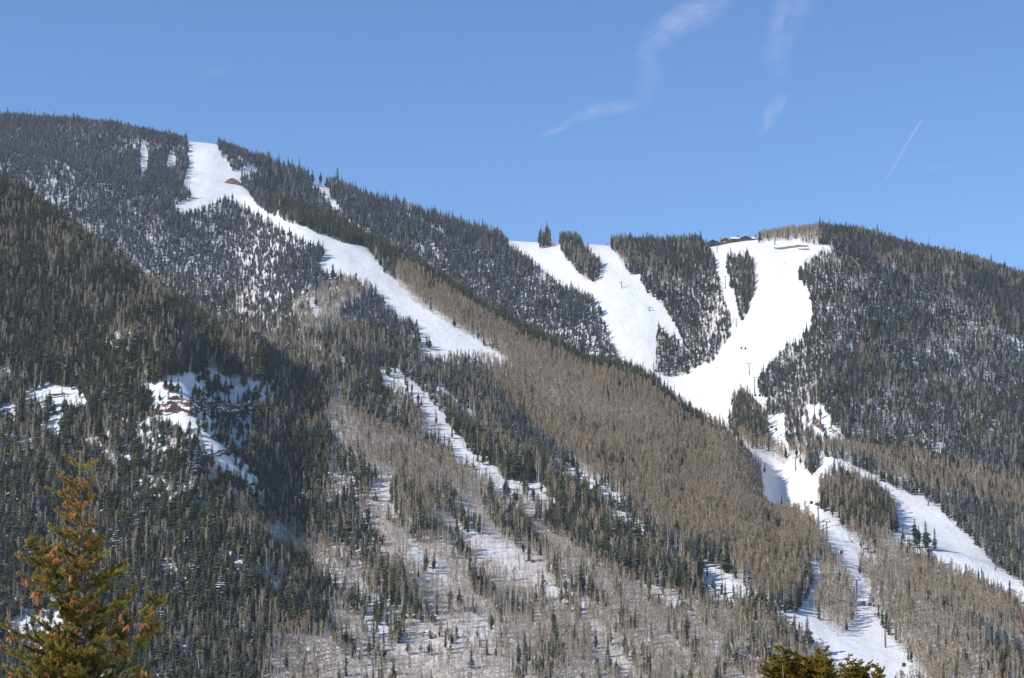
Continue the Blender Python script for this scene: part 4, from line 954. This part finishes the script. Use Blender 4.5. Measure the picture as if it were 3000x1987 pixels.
# ------------------------------------------------------------------ thin clouds
mc, nt, b = mat('thin_cloud'); L = nt.links.new
uv = N(nt, 'ShaderNodeAttribute', attribute_name='cuv'); mp = N(nt, 'ShaderNodeMapping'); mp.inputs['Scale'].default_value = (1, 1, 1); L(uv.outputs['Vector'], mp.inputs['Vector'])
no = N(nt, 'ShaderNodeTexNoise'); no.inputs['Scale'].default_value = 1.6; no.inputs['Detail'].default_value = 7; no.inputs['Roughness'].default_value = 0.55; no.inputs['Distortion'].default_value = 0.6; L(mp.outputs[0], no.inputs['Vector'])
ed = N(nt, 'ShaderNodeAttribute', attribute_name='edge')
m1 = N(nt, 'ShaderNodeMapRange'); m1.inputs['From Min'].default_value = 0.25; m1.inputs['From Max'].default_value = 0.85; L(no.outputs['Fac'], m1.inputs['Value'])
m2 = N(nt, 'ShaderNodeMath', operation='MULTIPLY'); L(m1.outputs[0], m2.inputs[0]); L(ed.outputs['Fac'], m2.inputs[1])
tr_ = N(nt, 'ShaderNodeBsdfTransparent'); df = N(nt, 'ShaderNodeBsdfTranslucent'); df.inputs['Color'].default_value = (.75, .72, .78, 1)
mx = N(nt, 'ShaderNodeMixShader'); L(m2.outputs[0], mx.inputs[0]); L(tr_.outputs[0], mx.inputs[1]); L(df.outputs[0], mx.inputs[2]); L(mx.outputs[0], nt.nodes['Material Output'].inputs['Surface'])
def cloud(name, path, label, cat, strength, seed, nu=60, nv=10):
    alt = 6000.0; pts = np.array([p[:2] for p in path], float); wd = np.array([p[2] for p in path], float); st_ = np.array([p[3] for p in path], float)
    d = np.concatenate([[0], np.cumsum(np.hypot(*np.diff(pts, axis=0).T))]); tt = np.linspace(0, d[-1], nu)
    x = np.interp(tt, d, pts[:, 0]); y = np.interp(tt, d, pts[:, 1]); w_ = np.interp(tt, d, wd); ss = np.interp(tt, d, st_)
    k = np.ones(5) / 5; x = np.convolve(np.pad(x, 2, mode='edge'), k, 'valid'); y = np.convolve(np.pad(y, 2, mode='edge'), k, 'valid')
    tx = np.gradient(x); ty = np.gradient(y); ll = np.hypot(tx, ty); nx, ny = -ty / ll, tx / ll
    V_ = []; U = []; E_ = []
    for i in range(nu):
        for j in range(nv):
            v = j / (nv - 1) * 2 - 1; sx = x[i] + nx[i] * v * w_[i]; sy = y[i] + ny[i] * v * w_[i]
            a, b_3 = ray(sx, sy); Y = alt / float(b_3); V_.append((float(a) * Y, Y, alt)); U.append((tt[i] / 90 + seed, v * w_[i] / 60, seed))
            e_ = (1 - abs(v) ** 1.6) * min(1, i / 5, (nu - 1 - i) / 5) * ss[i] * strength; E_.append(max(0, e_))
    F_ = [(i * nv + j, (i + 1) * nv + j, (i + 1) * nv + j + 1, i * nv + j + 1) for i in range(nu - 1) for j in range(nv - 1)]
    o = obj(name, V_, F_, mc); a = o.data.attributes.new('cuv', 'FLOAT_VECTOR', 'POINT'); a.data.foreach_set('vector', np.array(U, np.float32).ravel())
    a = o.data.attributes.new('edge', 'FLOAT', 'POINT'); a.data.foreach_set('value', np.array(E_, np.float32))
    tag(o, label, cat)
cloud('cirrus_cloud', [(2130, -30, 55, 1), (2060, 25, 55, 1), (1985, 65, 50, 1.1), (1930, 110, 50, .8), (1885, 160, 38, .6), (1905, 195, 50, .35), (1905, 240, 60, .3), (1880, 290, 40, .25), (1840, 330, 25, .2)], 'wispy white cloud streak curving down from the top edge, left of two', 'cloud', .38, 1)
cloud('cirrus_cloud', [(1880, 300, 14, .8), (1820, 312, 22, .9), (1750, 322, 24, .9), (1690, 345, 20, .7), (1640, 378, 12, .8), (1570, 405, 8, .3)], 'thin slanting cloud wisp below the curved cloud streak', 'cloud', .42, 4)
cloud('cirrus_cloud', [(2340, -30, 70, .7), (2310, 40, 60, .8), (2290, 95, 52, .7), (2265, 160, 42, .6), (2290, 205, 40, .4), (2310, 222, 25, .2)], 'faint white cloud streak descending from the top edge, right of two', 'cloud', .34, 7)
cloud('cirrus_cloud', [(2305, 270, 14, .3), (2275, 310, 28, .8), (2255, 340, 28, .8), (2245, 375, 12, .5), (2210, 405, 10, .2)], 'small faint cloud puff under the right streak', 'cloud', .42, 9)
cloud('condensation_trail', [(2706, 342, 5, 1.3), (2670, 400, 6, 1.2), (2630, 470, 7, 1), (2592, 535, 8, .5)], 'thin straight vapour trail high over the right ridge', 'vapour trail', .4, 12)
cloud('cirrus_cloud', [(560, 232, 14, .5), (620, 210, 14, .5), (680, 200, 10, .3)], 'very faint cloud wisp over the left summit', 'cloud', .2, 15)
cloud('cirrus_cloud', [(2690, 500, 8, .5), (2760, 490, 10, .6), (2840, 462, 8, .3)], 'very faint cloud wisp at the right over the ridge', 'cloud', .2, 18)

# ------------------------------------------------------------------ the near spruce with cones and the pine crowns
M_FBARK = simple('spruce_bark', (0.20, 0.15, 0.115), 0.9, var=0.35, bump=0.5, scale=25)
def needle_mat(name, c1, c2, c3):
    m, nt, b = mat(name); L = nt.links.new; b.inputs['Roughness'].default_value = 0.5; b.inputs['Specular IOR Level'].default_value = 0.35
    tc = N(nt, 'ShaderNodeTexCoord'); no = N(nt, 'ShaderNodeTexNoise'); no.inputs['Scale'].default_value = 9; no.inputs['Detail'].default_value = 3; L(tc.outputs['Object'], no.inputs['Vector'])
    cr = N(nt, 'ShaderNodeValToRGB'); cr.color_ramp.elements[0].position = 0.36; cr.color_ramp.elements[0].color = (*c1, 1); cr.color_ramp.elements[1].position = 0.66; cr.color_ramp.elements[1].color = (*c3, 1)
    e = cr.color_ramp.elements.new(0.5); e.color = (*c2, 1); L(no.outputs['Fac'], cr.inputs['Fac']); L(cr.outputs[0], b.inputs['Base Color'])
    tl_ = N(nt, 'ShaderNodeBsdfTranslucent'); L(cr.outputs[0], tl_.inputs['Color']); ms_ = N(nt, 'ShaderNodeMixShader'); ms_.inputs[0].default_value = 0.5; L(b.outputs[0], ms_.inputs[1]); L(tl_.outputs[0], ms_.inputs[2]); L(ms_.outputs[0], nt.nodes['Material Output'].inputs['Surface'])
    return m
M_NEED = needle_mat('spruce_needles', (0.16, 0.17, 0.03), (0.34, 0.31, 0.06), (0.50, 0.41, 0.10))
M_RUSTN = needle_mat('rusty_tips', (0.38, 0.16, 0.04), (0.52, 0.24, 0.06), (0.6, 0.33, 0.10))
M_PINE = needle_mat('olive_needles', (0.17, 0.14, 0.014), (0.32, 0.25, 0.025), (0.44, 0.33, 0.05))
M_CONE = simple('spruce_cone', (0.55, 0.24, 0.09), 0.75, var=0.35, scale=30)
class Tree:
    def __init__(s, Y, sc_, seed): s.Y = Y; s.rr = random.Random(seed); s.wood = MB(); s.tw = []; s.tips = []; s.k = sc_; s.ts = 1.0
    def needles(s, pts, dens_, ln, tipf=0.0):
        for a, b in zip(pts[:-1], pts[1:]): s.tw.append((a, b, dens_, ln, tipf))
    def twig(s, p, d, L, r, ln, dens_, level, tip):
        rr = s.rr; pts = [p]; q = p.copy(); dd = d.copy(); n_ = 4
        for i in range(n_):
            dd = (dd + Vector((rr.uniform(-.14, .14), rr.uniform(-.14, .14), rr.uniform(-.04, .2)))).normalized(); q = q + dd * (L / n_); pts.append(q.copy())
        s.wood.tube(pts, [r, r * .8, r * .6, r * .45, r * .3], 4, cap=False)
        s.needles(pts, dens_, ln, tip)
        if level > 0:
            kk = max(2, int(L / 0.035 * .5)); side = 1
            for i in range(kk):
                t = rr.uniform(.15, .95); j = min(n_ - 1, int(t * n_)); b = pts[j].lerp(pts[j + 1], t * n_ - j); side = -side
                ax = dd.cross(Vector((0, 0, 1))); ax = ax.normalized() if ax.length > .01 else Vector((1, 0, 0))
                d2_ = (dd * .75 + ax * side * rr.uniform(.4, .95) + Vector((rr.uniform(-.2, .2), rr.uniform(-.2, .2), rr.uniform(-.15, .35)))).normalized()
                s.twig(b, d2_, L * rr.uniform(.25, .5) * (1.15 - .6 * t), r * .45, ln, dens_, level - 1, tip)
    def branch(s, pa, pb, r, ln, dens_, bare=0.12, dy=None, tip=0.15, sag=0.06, sub=1.0):
        rr = s.rr; A = pa; B = pb; L = (B - A).length; n_ = max(5, int(L / .07)); pts = []
        for i in range(n_ + 1):
            t = i / n_; q = A.lerp(B, t); q.z -= L * sag * 4 * t * (1 - t); q += Vector((rr.uniform(-1, 1), rr.uniform(-1, 1), rr.uniform(-1, 1))) * L * .012; pts.append(q)
        s.wood.tube(pts, [r * (1 - .78 * i / n_) for i in range(n_ + 1)], 5, cap=False)
        s.needles(pts[int(n_ * .3):], dens_, ln, tip)
        nt_ = int(L / 0.05 * sub); side = 1
        for i in range(nt_):
            t = bare + (1 - bare) * (i + rr.random()) / nt_; j = min(n_ - 1, int(t * n_)); b = pts[j].lerp(pts[j + 1], t * n_ - j); d = (pts[j + 1] - pts[j]).normalized(); side = -side
            ax = d.cross(Vector((0, 0, 1))); ax = ax.normalized() if ax.length > .01 else Vector((1, 0, 0))
            up = rr.uniform(-.3, .6); d2_ = (d * rr.uniform(.5, 1) + ax * side * rr.uniform(.35, 1.0) + Vector((0, 0, up))).normalized()
            Lt = (0.07 + 0.20 * L * (1 - t) + 0.05 * rr.random()) * rr.uniform(.6, 1.15) * s.ts
            s.twig(b, d2_, Lt, max(.0022, r * .28), ln, dens_, 1 if Lt > .12 * s.ts else 0, tip)
        s.tips.append(pts[-1]); s.tips.append(pts[int(n_ * .75)])
        return pts
    def finish(s, name, mats_, rust, label, cat, conelist=(), base=None, group=None):
        rg = np.random.default_rng(s.rr.randrange(9999)); A = np.array([t[0][:] for t in s.tw]); B = np.array([t[1][:] for t in s.tw]); Ln = np.linalg.norm(B - A, axis=1)
        cnt = np.maximum(1, (Ln * np.array([t[2] for t in s.tw])).astype(int)); idx = np.repeat(np.arange(len(s.tw)), cnt); n_ = idx.size
        t = rg.random(n_)[:, None]; P = A[idx] * (1 - t) + B[idx] * t; D = (B - A)[idx] / Ln[idx][:, None]
        rn = rg.normal(size=(n_, 3)); rn -= (rn * D).sum(1)[:, None] * D; rn /= np.linalg.norm(rn, axis=1)[:, None]
        nd = D * rg.uniform(.35, .9, n_)[:, None] + rn; nd[:, 2] += .15; nd /= np.linalg.norm(nd, axis=1)[:, None]
        ln = np.array([t[3] for t in s.tw])[idx] * rg.uniform(.7, 1.2, n_); wv = np.cross(nd, rg.normal(size=(n_, 3))); wv /= np.linalg.norm(wv, axis=1)[:, None]; wv *= (0.0030 * s.k)
        V_ = np.empty((n_ * 3, 3)); V_[0::3] = P - wv; V_[1::3] = P + wv; V_[2::3] = P + nd * ln[:, None]
        tipf = np.array([t[4] for t in s.tw])[idx]; cl = rg.random(len(s.tw))[idx] < tipf
        e = empty(name, base); base_v = np.array(base[:])
        me_ = bpy.data.meshes.new('needles'); me_.vertices.add(n_ * 3); me_.vertices.foreach_set('co', (V_ - base_v).astype(np.float32).ravel()); me_.loops.add(n_ * 3); me_.loops.foreach_set('vertex_index', np.arange(n_ * 3, dtype=np.int32))
        me_.polygons.add(n_); me_.polygons.foreach_set('loop_start', np.arange(0, n_ * 3, 3, dtype=np.int32)); me_.polygons.foreach_set('loop_total', np.full(n_, 3, np.int32))
        me_.materials.append(mats_); me_.materials.append(rust); me_.polygons.foreach_set('material_index', cl.astype(np.int32)); me_.update()
        o = bpy.data.objects.new('foliage', me_); COL.objects.link(o); o.parent = e
        s.wood.v = [(a - base[0], b - base[1], c - base[2]) for a, b, c in s.wood.v]; s.wood.build('trunk', M_FBARK, e, smooth_=True)
        if conelist:
            cd = []
            for k in range(3):
                m = MB(); r2 = random.Random(k)
                rows_ = 8
                for i in range(rows_):
                    f = i / (rows_ - 1); rad = 0.0125 * math.sin(math.pi * (0.12 + .8 * f)) ** .7; z = -0.052 * f
                    for q in range(7):
                        a = 2 * math.pi * (q + .5 * (i % 2)) / 7; ca, sa = math.cos(a), math.sin(a); w2 = .006
                        m.add([(0, 0, z + .003), (ca * rad - sa * w2, sa * rad + ca * w2, z - .004), (ca * rad * 1.35, sa * rad * 1.35, z - .010), (ca * rad + sa * w2, sa * rad - ca * w2, z - .004)], [(0, 1, 2, 3)])
                m.tube([(0, 0, .004), (0, 0, -.054)], [.006, .004], 5); cd.append(m.build('cone', M_CONE, link=False).data)
            for p, sc2 in conelist:
                o = bpy.data.objects.new('cone', random.choice(cd)); COL.objects.link(o); o.parent = e; o.location = p - base; o.scale = (sc2,) * 3
                o.rotation_euler = (random.uniform(-.7, .7), random.uniform(-.7, .7), random.uniform(0, 6))
        tag(e, label, cat, group); print(name, 'needles', n_); return e
Z4 = 0.4223
def sp_pt(T, zx, zy, dy=0.0): return site(zx * Z4, 1325 + zy * Z4, T.Y + dy)
T = Tree(20.0, 1.25, 5)
stem = [(563, -2), (556, 110), (549, 250), (558, 400), (566, 560), (576, 760), (578, 930), (584, 1130), (594, 1330), (602, 1568), (604, 2000), (600, 2600)]
sp_ = [sp_pt(T, *p) for p in stem]; gsp = gz  # ground under the spruce
zb = float(np.interp(20, Ynear, Znear)); sp_.append(Vector((sp_[-1].x, 20, zb - .3)))
T.wood.tube(sp_, [.004, .007, .010, .013, .016, .020, .023, .027, .032, .038, .05, .07, .16], 8)
T.needles(sp_[:3], 900, .022, .35)
def main(a, b, r=.008, dya=0, dyb=None, **k):
    dyb = T.rr.uniform(-.25, .25) if dyb is None else dyb
    return T.branch(sp_pt(T, *a, dya), sp_pt(T, *b, dyb), r, .024, 1400, **k)
LIST = [((557, 105), (468, 42)), ((556, 130), (655, 68)), ((552, 235), (412, 168)), ((550, 240), (640, 190)), ((550, 290), (470, 250)), ((553, 360), (385, 275)), ((556, 375), (640, 300)), ((555, 300), (600, 250)), ((560, 480), (440, 430)), ((560, 500), (470, 460)), ((562, 520), (640, 490)),
        ((568, 620), (372, 535)), ((570, 640), (700, 600)), ((570, 690), (700, 640)), ((570, 700), (600, 590)), ((574, 730), (380, 660)), ((578, 780), (720, 720)), ((576, 900), (450, 820)), ((578, 940), (690, 890)), ((578, 900), (480, 860)),
        ((590, 1050), (700, 960)), ((600, 960), (850, 770)), ((700, 900), (875, 800)), ((590, 1130), (940, 955)), ((590, 1180), (840, 1040)), ((590, 1200), (760, 1110)), ((585, 1130), (380, 1060)), ((588, 1180), (420, 1130)), ((590, 1250), (760, 1200)),
        ((592, 1290), (230, 1150)), ((594, 1320), (30, 1210)), ((596, 1400), (180, 1350)), ((590, 1350), (740, 1280)), ((598, 1480), (0, 1350)), ((600, 1560), (40, 1500)), ((600, 1620), (200, 1500)), ((600, 1500), (380, 1400)), ((602, 1640), (60, 1568)), ((600, 1540), (820, 1380)), ((600, 1600), (900, 1480)), ((602, 1700), (420, 1560)), ((602, 1700), (700, 1500)), ((603, 1750), (1040, 1560))]
for i, (a, b) in enumerate(LIST):
    L_ = math.hypot(a[0] - b[0], a[1] - b[1])
    main(a, b, .004 + .000022 * L_, tip=.38 if a[1] < 900 else .16, sag=.05 if L_ < 250 else .10, sub=1.0 if a[1] < 560 else 1.5)
# second and third leader
def leader(pts, r, side_len, nb, tip):
    P = [sp_pt(T, *p) for p in pts]; T.wood.tube(P, [r * (1 - .75 * i / (len(P) - 1)) for i in range(len(P))], 6)
    T.needles(P[1:], 500, .021, tip)
    for k in range(nb):
        t = (k + .5) / nb; j = min(len(P) - 2, int(t * (len(P) - 1))); q = P[j].lerp(P[j + 1], t * (len(P) - 1) - j); a = T.rr.uniform(0, 6.28)
        d = Vector((math.cos(a), math.sin(a) * .7, T.rr.uniform(.1, .7))).normalized(); T.branch(q, q + d * side_len * (1.1 - .5 * t) * T.rr.uniform(.6, 1.2), r * .4, .024, 1300, tip=tip, sub=1.6)
leader([(470, 1420), (452, 1200), (425, 1020), (395, 900), (360, 810), (325, 740), (270, 690), (160, 655)], .017, .26, 20, .15)
leader([(395, 910), (300, 915), (210, 905), (165, 885)], .008, .14, 7, .3); leader([(345, 800), (250, 790), (160, 735)], .007, .13, 7, .3)
leader([(400, 960), (300, 990), (235, 975)], .007, .12, 6, .3)
leader([(780, 1720), (850, 1560), (910, 1400), (950, 1300), (1000, 1220), (1040, 1100), (1085, 1010)], .016, .22, 18, .2)
leader([(950, 1300), (1010, 1260), (1070, 1205)], .006, .1, 5, .5); leader([(900, 1330), (880, 1240), (900, 1160)], .006, .12, 6, .4); leader([(850, 1230), (820, 1130), (840, 1060), (910, 970)], .008, .12, 7, .3)
leader([(600, 1500), (800, 1380), (870, 1260)], .008, .16, 8, .15)
for k in range(38):
    zy = T.rr.uniform(240, 1150); j_ = max(i_ for i_ in range(len(stem)) if stem[i_][1] <= zy); f_ = (zy - stem[j_][1]) / (stem[j_ + 1][1] - stem[j_][1]); zx = stem[j_][0] * (1 - f_) + stem[j_ + 1][0] * f_
    a = T.rr.uniform(0, 6.28); Lp = (50 + 0.17 * (zy - 240)) * T.rr.uniform(.5, 1.1) * .0014; A = sp_pt(T, zx, zy)
    T.branch(A, A + Vector((math.cos(a) * Lp, math.sin(a) * Lp, Lp * T.rr.uniform(.2, .7))), .004, .022, 1200, tip=.35, sub=1.3)
# dense lower body
for k in range(95):
    zy = T.rr.uniform(1150, 2000); a = T.rr.uniform(0, 6.28); x0 = 590; Lp = T.rr.uniform(.35, 1.0) * (220 + 0.42 * (zy - 1100)) * (1.0 if math.cos(a) < 0 else .72)
    A = sp_pt(T, x0, zy + 60); B = A + Vector((math.cos(a) * Lp * .0014, math.sin(a) * Lp * .0014, Lp * .0014 * T.rr.uniform(.12, .4)))
    T.branch(A, B, .007, .024, 1000, tip=.16, sub=1.7)
for k in range(40):  # lower skirt out of view
    z = T.rr.uniform(zb + 1.5, -1.8); a = T.rr.uniform(0, 6.28); Lb = 0.9 + (-1.8 - z) * .16; A = Vector((sp_[-1].x, 20, z)); T.branch(A, A + Vector((math.cos(a) * Lb, math.sin(a) * Lb, -.1 * Lb)), .014, .03, 90, sub=.5)
cones = []
for zx, zy, nn, sp2 in [(455, 345, 4, 18), (540, 350, 2, 8), (515, 430, 4, 16), (600, 345, 2, 8), (530, 270, 3, 25), (360, 690, 5, 22), (400, 735, 6, 25), (380, 660, 3, 20), (490, 855, 2, 8), (175, 885, 3, 16), (240, 975, 6, 18), (265, 1020, 5, 16), (285, 1105, 4, 15),
                        (415, 1065, 5, 20), (500, 1040, 4, 14), (610, 1070, 4, 18), (85, 1275, 6, 26), (265, 1265, 2, 10), (375, 1255, 2, 10), (415, 1450, 2, 14), (505, 1335, 2, 12), (810, 1385, 4, 14), (840, 1130, 4, 14), (880, 1200, 3, 16), (1000, 1190, 3, 20), (65, 1540, 4, 16), (320, 1525, 2, 10), (990, 1525, 3, 16), (720, 1225, 3, 24), (290, 1470, 1, 5), (680, 1430, 1, 5)]:
    for q in range(nn): cones.append((sp_pt(T, zx + random.gauss(0, sp2 * .6), zy + random.gauss(0, sp2 * .6), random.uniform(-.28, -.05)), random.uniform(0.75, 1.15)))
T.finish('spruce_tree', M_NEED, M_RUSTN, 'near spruce tip at the bottom left with rusty twigs and hanging brown cones', 'spruce', cones[:100], Vector((sp_[-1].x, 20, zb)))
def crown_tree(Y, stems, seed, label, zs_):
    global T
    T = Tree(Y, 1.35, seed); T.ts = .42; zz = 440 / 2368
    pt = lambda zx, zy, dy=0: site(2200 + zx * zz, 1850 + zy * zz, Y + dy)
    x0 = sum(s[0][0] for s in stems) / len(stems); basez = float(np.interp(Y, Ynear, Znear)); root = pt(x0, 1500); base = Vector((root.x, Y, basez))
    T.wood.tube([Vector((root.x, Y, basez - .3)), Vector((root.x, Y, (basez + root.z) / 2)), root, pt(x0, 1000)], [.17, .12, .06, .03], 8)
    for s in stems:
        for (zx, zy), dens2, wid in [(s[0], s[1], s[2])]:
            dyt = T.rr.uniform(-.25, .25); A = pt(x0 + (zx - x0) * .35, 1350); B = pt(zx, zy + 30, dyt); mid = pt(zx - (zx - x0) * .2, 950, dyt * .6)
            P = [A, mid, B]; T.wood.tube(P, [.018, .012, .003], 5); n_ = dens2
            T.needles([mid.lerp(B, .4), B], 700, .016, .05)
            n_ = int(n_ * 3.0)
            for k in range(n_):
                t = (k + T.rr.random()) / n_; q = A.lerp(mid, t * 2) if t < .5 else mid.lerp(B, t * 2 - 1); a = T.rr.uniform(0, 6.28)
                Lb = T.rr.uniform(.05, .16) * (1.15 - .65 * t) * (0.6 + wid / 260)
                T.branch(q, q + Vector((math.cos(a), math.sin(a), T.rr.uniform(.0, .6))).normalized() * Lb, .004, .013, 1700, tip=.04, sub=4.5)
    return T.finish('pine_tree', M_PINE, M_RUSTN, label, 'pine', (), base)
crown_tree(22.0, [((205, 520), 16, 120), ((285, 480), 14, 110), ((400, 375), 20, 160), ((480, 260), 18, 170), ((590, 280), 18, 190), ((680, 310), 20, 200), ((850, 375), 22, 220), ((740, 420), 18, 200), ((600, 450), 18, 200), ((440, 560), 16, 200), ((950, 520), 16, 180), ((1130, 262), 20, 210), ((1000, 400), 14, 160), ((1230, 400), 14, 140), ((1180, 450), 14, 160), ((1290, 560), 12, 120)], 21, 'broad olive green pine crown at the bottom, left and larger of two', None)
crown_tree(24.0, [((1540, 345), 7, 60), ((1610, 395), 8, 70), ((1500, 500), 14, 150), ((1560, 540), 14, 170), ((1700, 430), 14, 130), ((1830, 490), 12, 120), ((1660, 560), 14, 160), ((1780, 590), 14, 160), ((1430, 600), 10, 120), ((2010, 500), 12, 100), ((2040, 600), 10, 90), ((1950, 600), 10, 120)], 33, 'smaller open olive green pine crown at the bottom, right of the broad one', None)
# rusty twig at the right edge
bx = site(3060, 1990, 7.0); tw = empty('shrub', Vector((bx.x + .1, 7.0, float(np.interp(7, Ynear, Znear)))))
def tpt(x, y): return site(x, y, 7.0) - tw.location
m = MB(); m.tube([Vector((0, 0, -.1)), tpt(3045, 1990), tpt(3015, 1860), tpt(2995, 1815), tpt(2982, 1775), tpt(2972, 1752)], [.011, .008, .0055, .005, .004, .002], 6); m.tube([tpt(3015, 1860), tpt(2995, 1855), tpt(2990, 1850)], [.005, .004, .002], 5); m.build('stem', simple('rusty_stem', (.13, .07, .05), .7, var=.3, scale=20), tw)
m = MB()
for x, y in ((2973, 1754), (2990, 1850), (2984, 1780), (3000, 1822)):
    c_ = tpt(x, y); m.ball(c_, (.004, .004, .008), 7, 5)
m.build('bud', simple('twig_bud', (.25, .07, .04), .6), tw)
tag(tw, 'bare rusty orange twig of a near shrub at the right edge', 'shrub')
# ------------------------------------------------------------------ light, sky, camera
SUN_EL, SUN_AZ = R(37), R(24)     # azimuth: behind the viewer's left shoulder, measured from due left
sd = Vector((-math.cos(SUN_EL) * math.cos(SUN_AZ), -math.cos(SUN_EL) * math.sin(SUN_AZ), math.sin(SUN_EL)))
sl = bpy.data.lights.new('sun', 'SUN'); sl.energy = 4.4; sl.angle = R(0.5); sl.color = (1.0, 0.94, 0.86)
so = bpy.data.objects.new('sun', sl); COL.objects.link(so); so.rotation_euler = sd.to_track_quat('Z', 'Y').to_euler(); so.location = (0, 0, 500)
w = bpy.data.worlds.new('World'); sc.world = w; w.use_nodes = True; nt = w.node_tree
sk = nt.nodes.new('ShaderNodeTexSky'); sk.sky_type = 'NISHITA'; sk.sun_disc = False; sk.sun_elevation = SUN_EL
sk.sun_rotation = math.atan2(sd.x, sd.y) % (2 * math.pi)
sk.altitude = 2600; sk.air_density = 1.0; sk.dust_density = 0.0; sk.ozone_density = 4.0
bg = nt.nodes['Background']; bg.inputs['Strength'].default_value = 0.15; hv = nt.nodes.new('ShaderNodeHueSaturation'); hv.inputs['Saturation'].default_value = 1.11; hv.inputs['Hue'].default_value = 0.503; hv.inputs['Value'].default_value = 1.06; nt.links.new(sk.outputs[0], hv.inputs['Color']); nt.links.new(hv.outputs[0], bg.inputs['Color'])
cam = bpy.data.cameras.new('camera'); co = bpy.data.objects.new('camera', cam); COL.objects.link(co)
cam.sensor_width = 36; cam.lens = 18 / math.tan(R(14)); cam.clip_start = 0.3; cam.clip_end = 90000
co.location = (0, 0, 0); co.rotation_euler = (R(90) + PITCH, 0, 0); sc.camera = co
sc.view_settings.view_transform = 'Standard'; sc.view_settings.look = 'None'; sc.view_settings.exposure = 0.17; sc.view_settings.gamma = 1
sc.cycles.max_bounces = 4; sc.cycles.diffuse_bounces = 2; sc.cycles.glossy_bounces = 1; sc.cycles.transparent_max_bounces = 8

# ------------------------------------------------------------------ air
zt = float(Zg.max()) + 60; zb_ = -110.0
hb = MB(); hb.box((0, 2500, (zt + zb_) / 2), (5200, 5700, zt - zb_))
mh, nt, b = mat('pale_air'); nt.nodes.remove(b); pv = nt.nodes.new('ShaderNodeVolumePrincipled'); pv.inputs['Color'].default_value = (0.86, 0.93, 1, 1); pv.inputs['Density'].default_value = 3.8e-5; pv.inputs['Anisotropy'].default_value = 0.2
nt.links.new(pv.outputs[0], nt.nodes['Material Output'].inputs['Volume'])
tag(hb.build('haze', mh), 'thin pale mountain air', 'haze', kind='stuff')
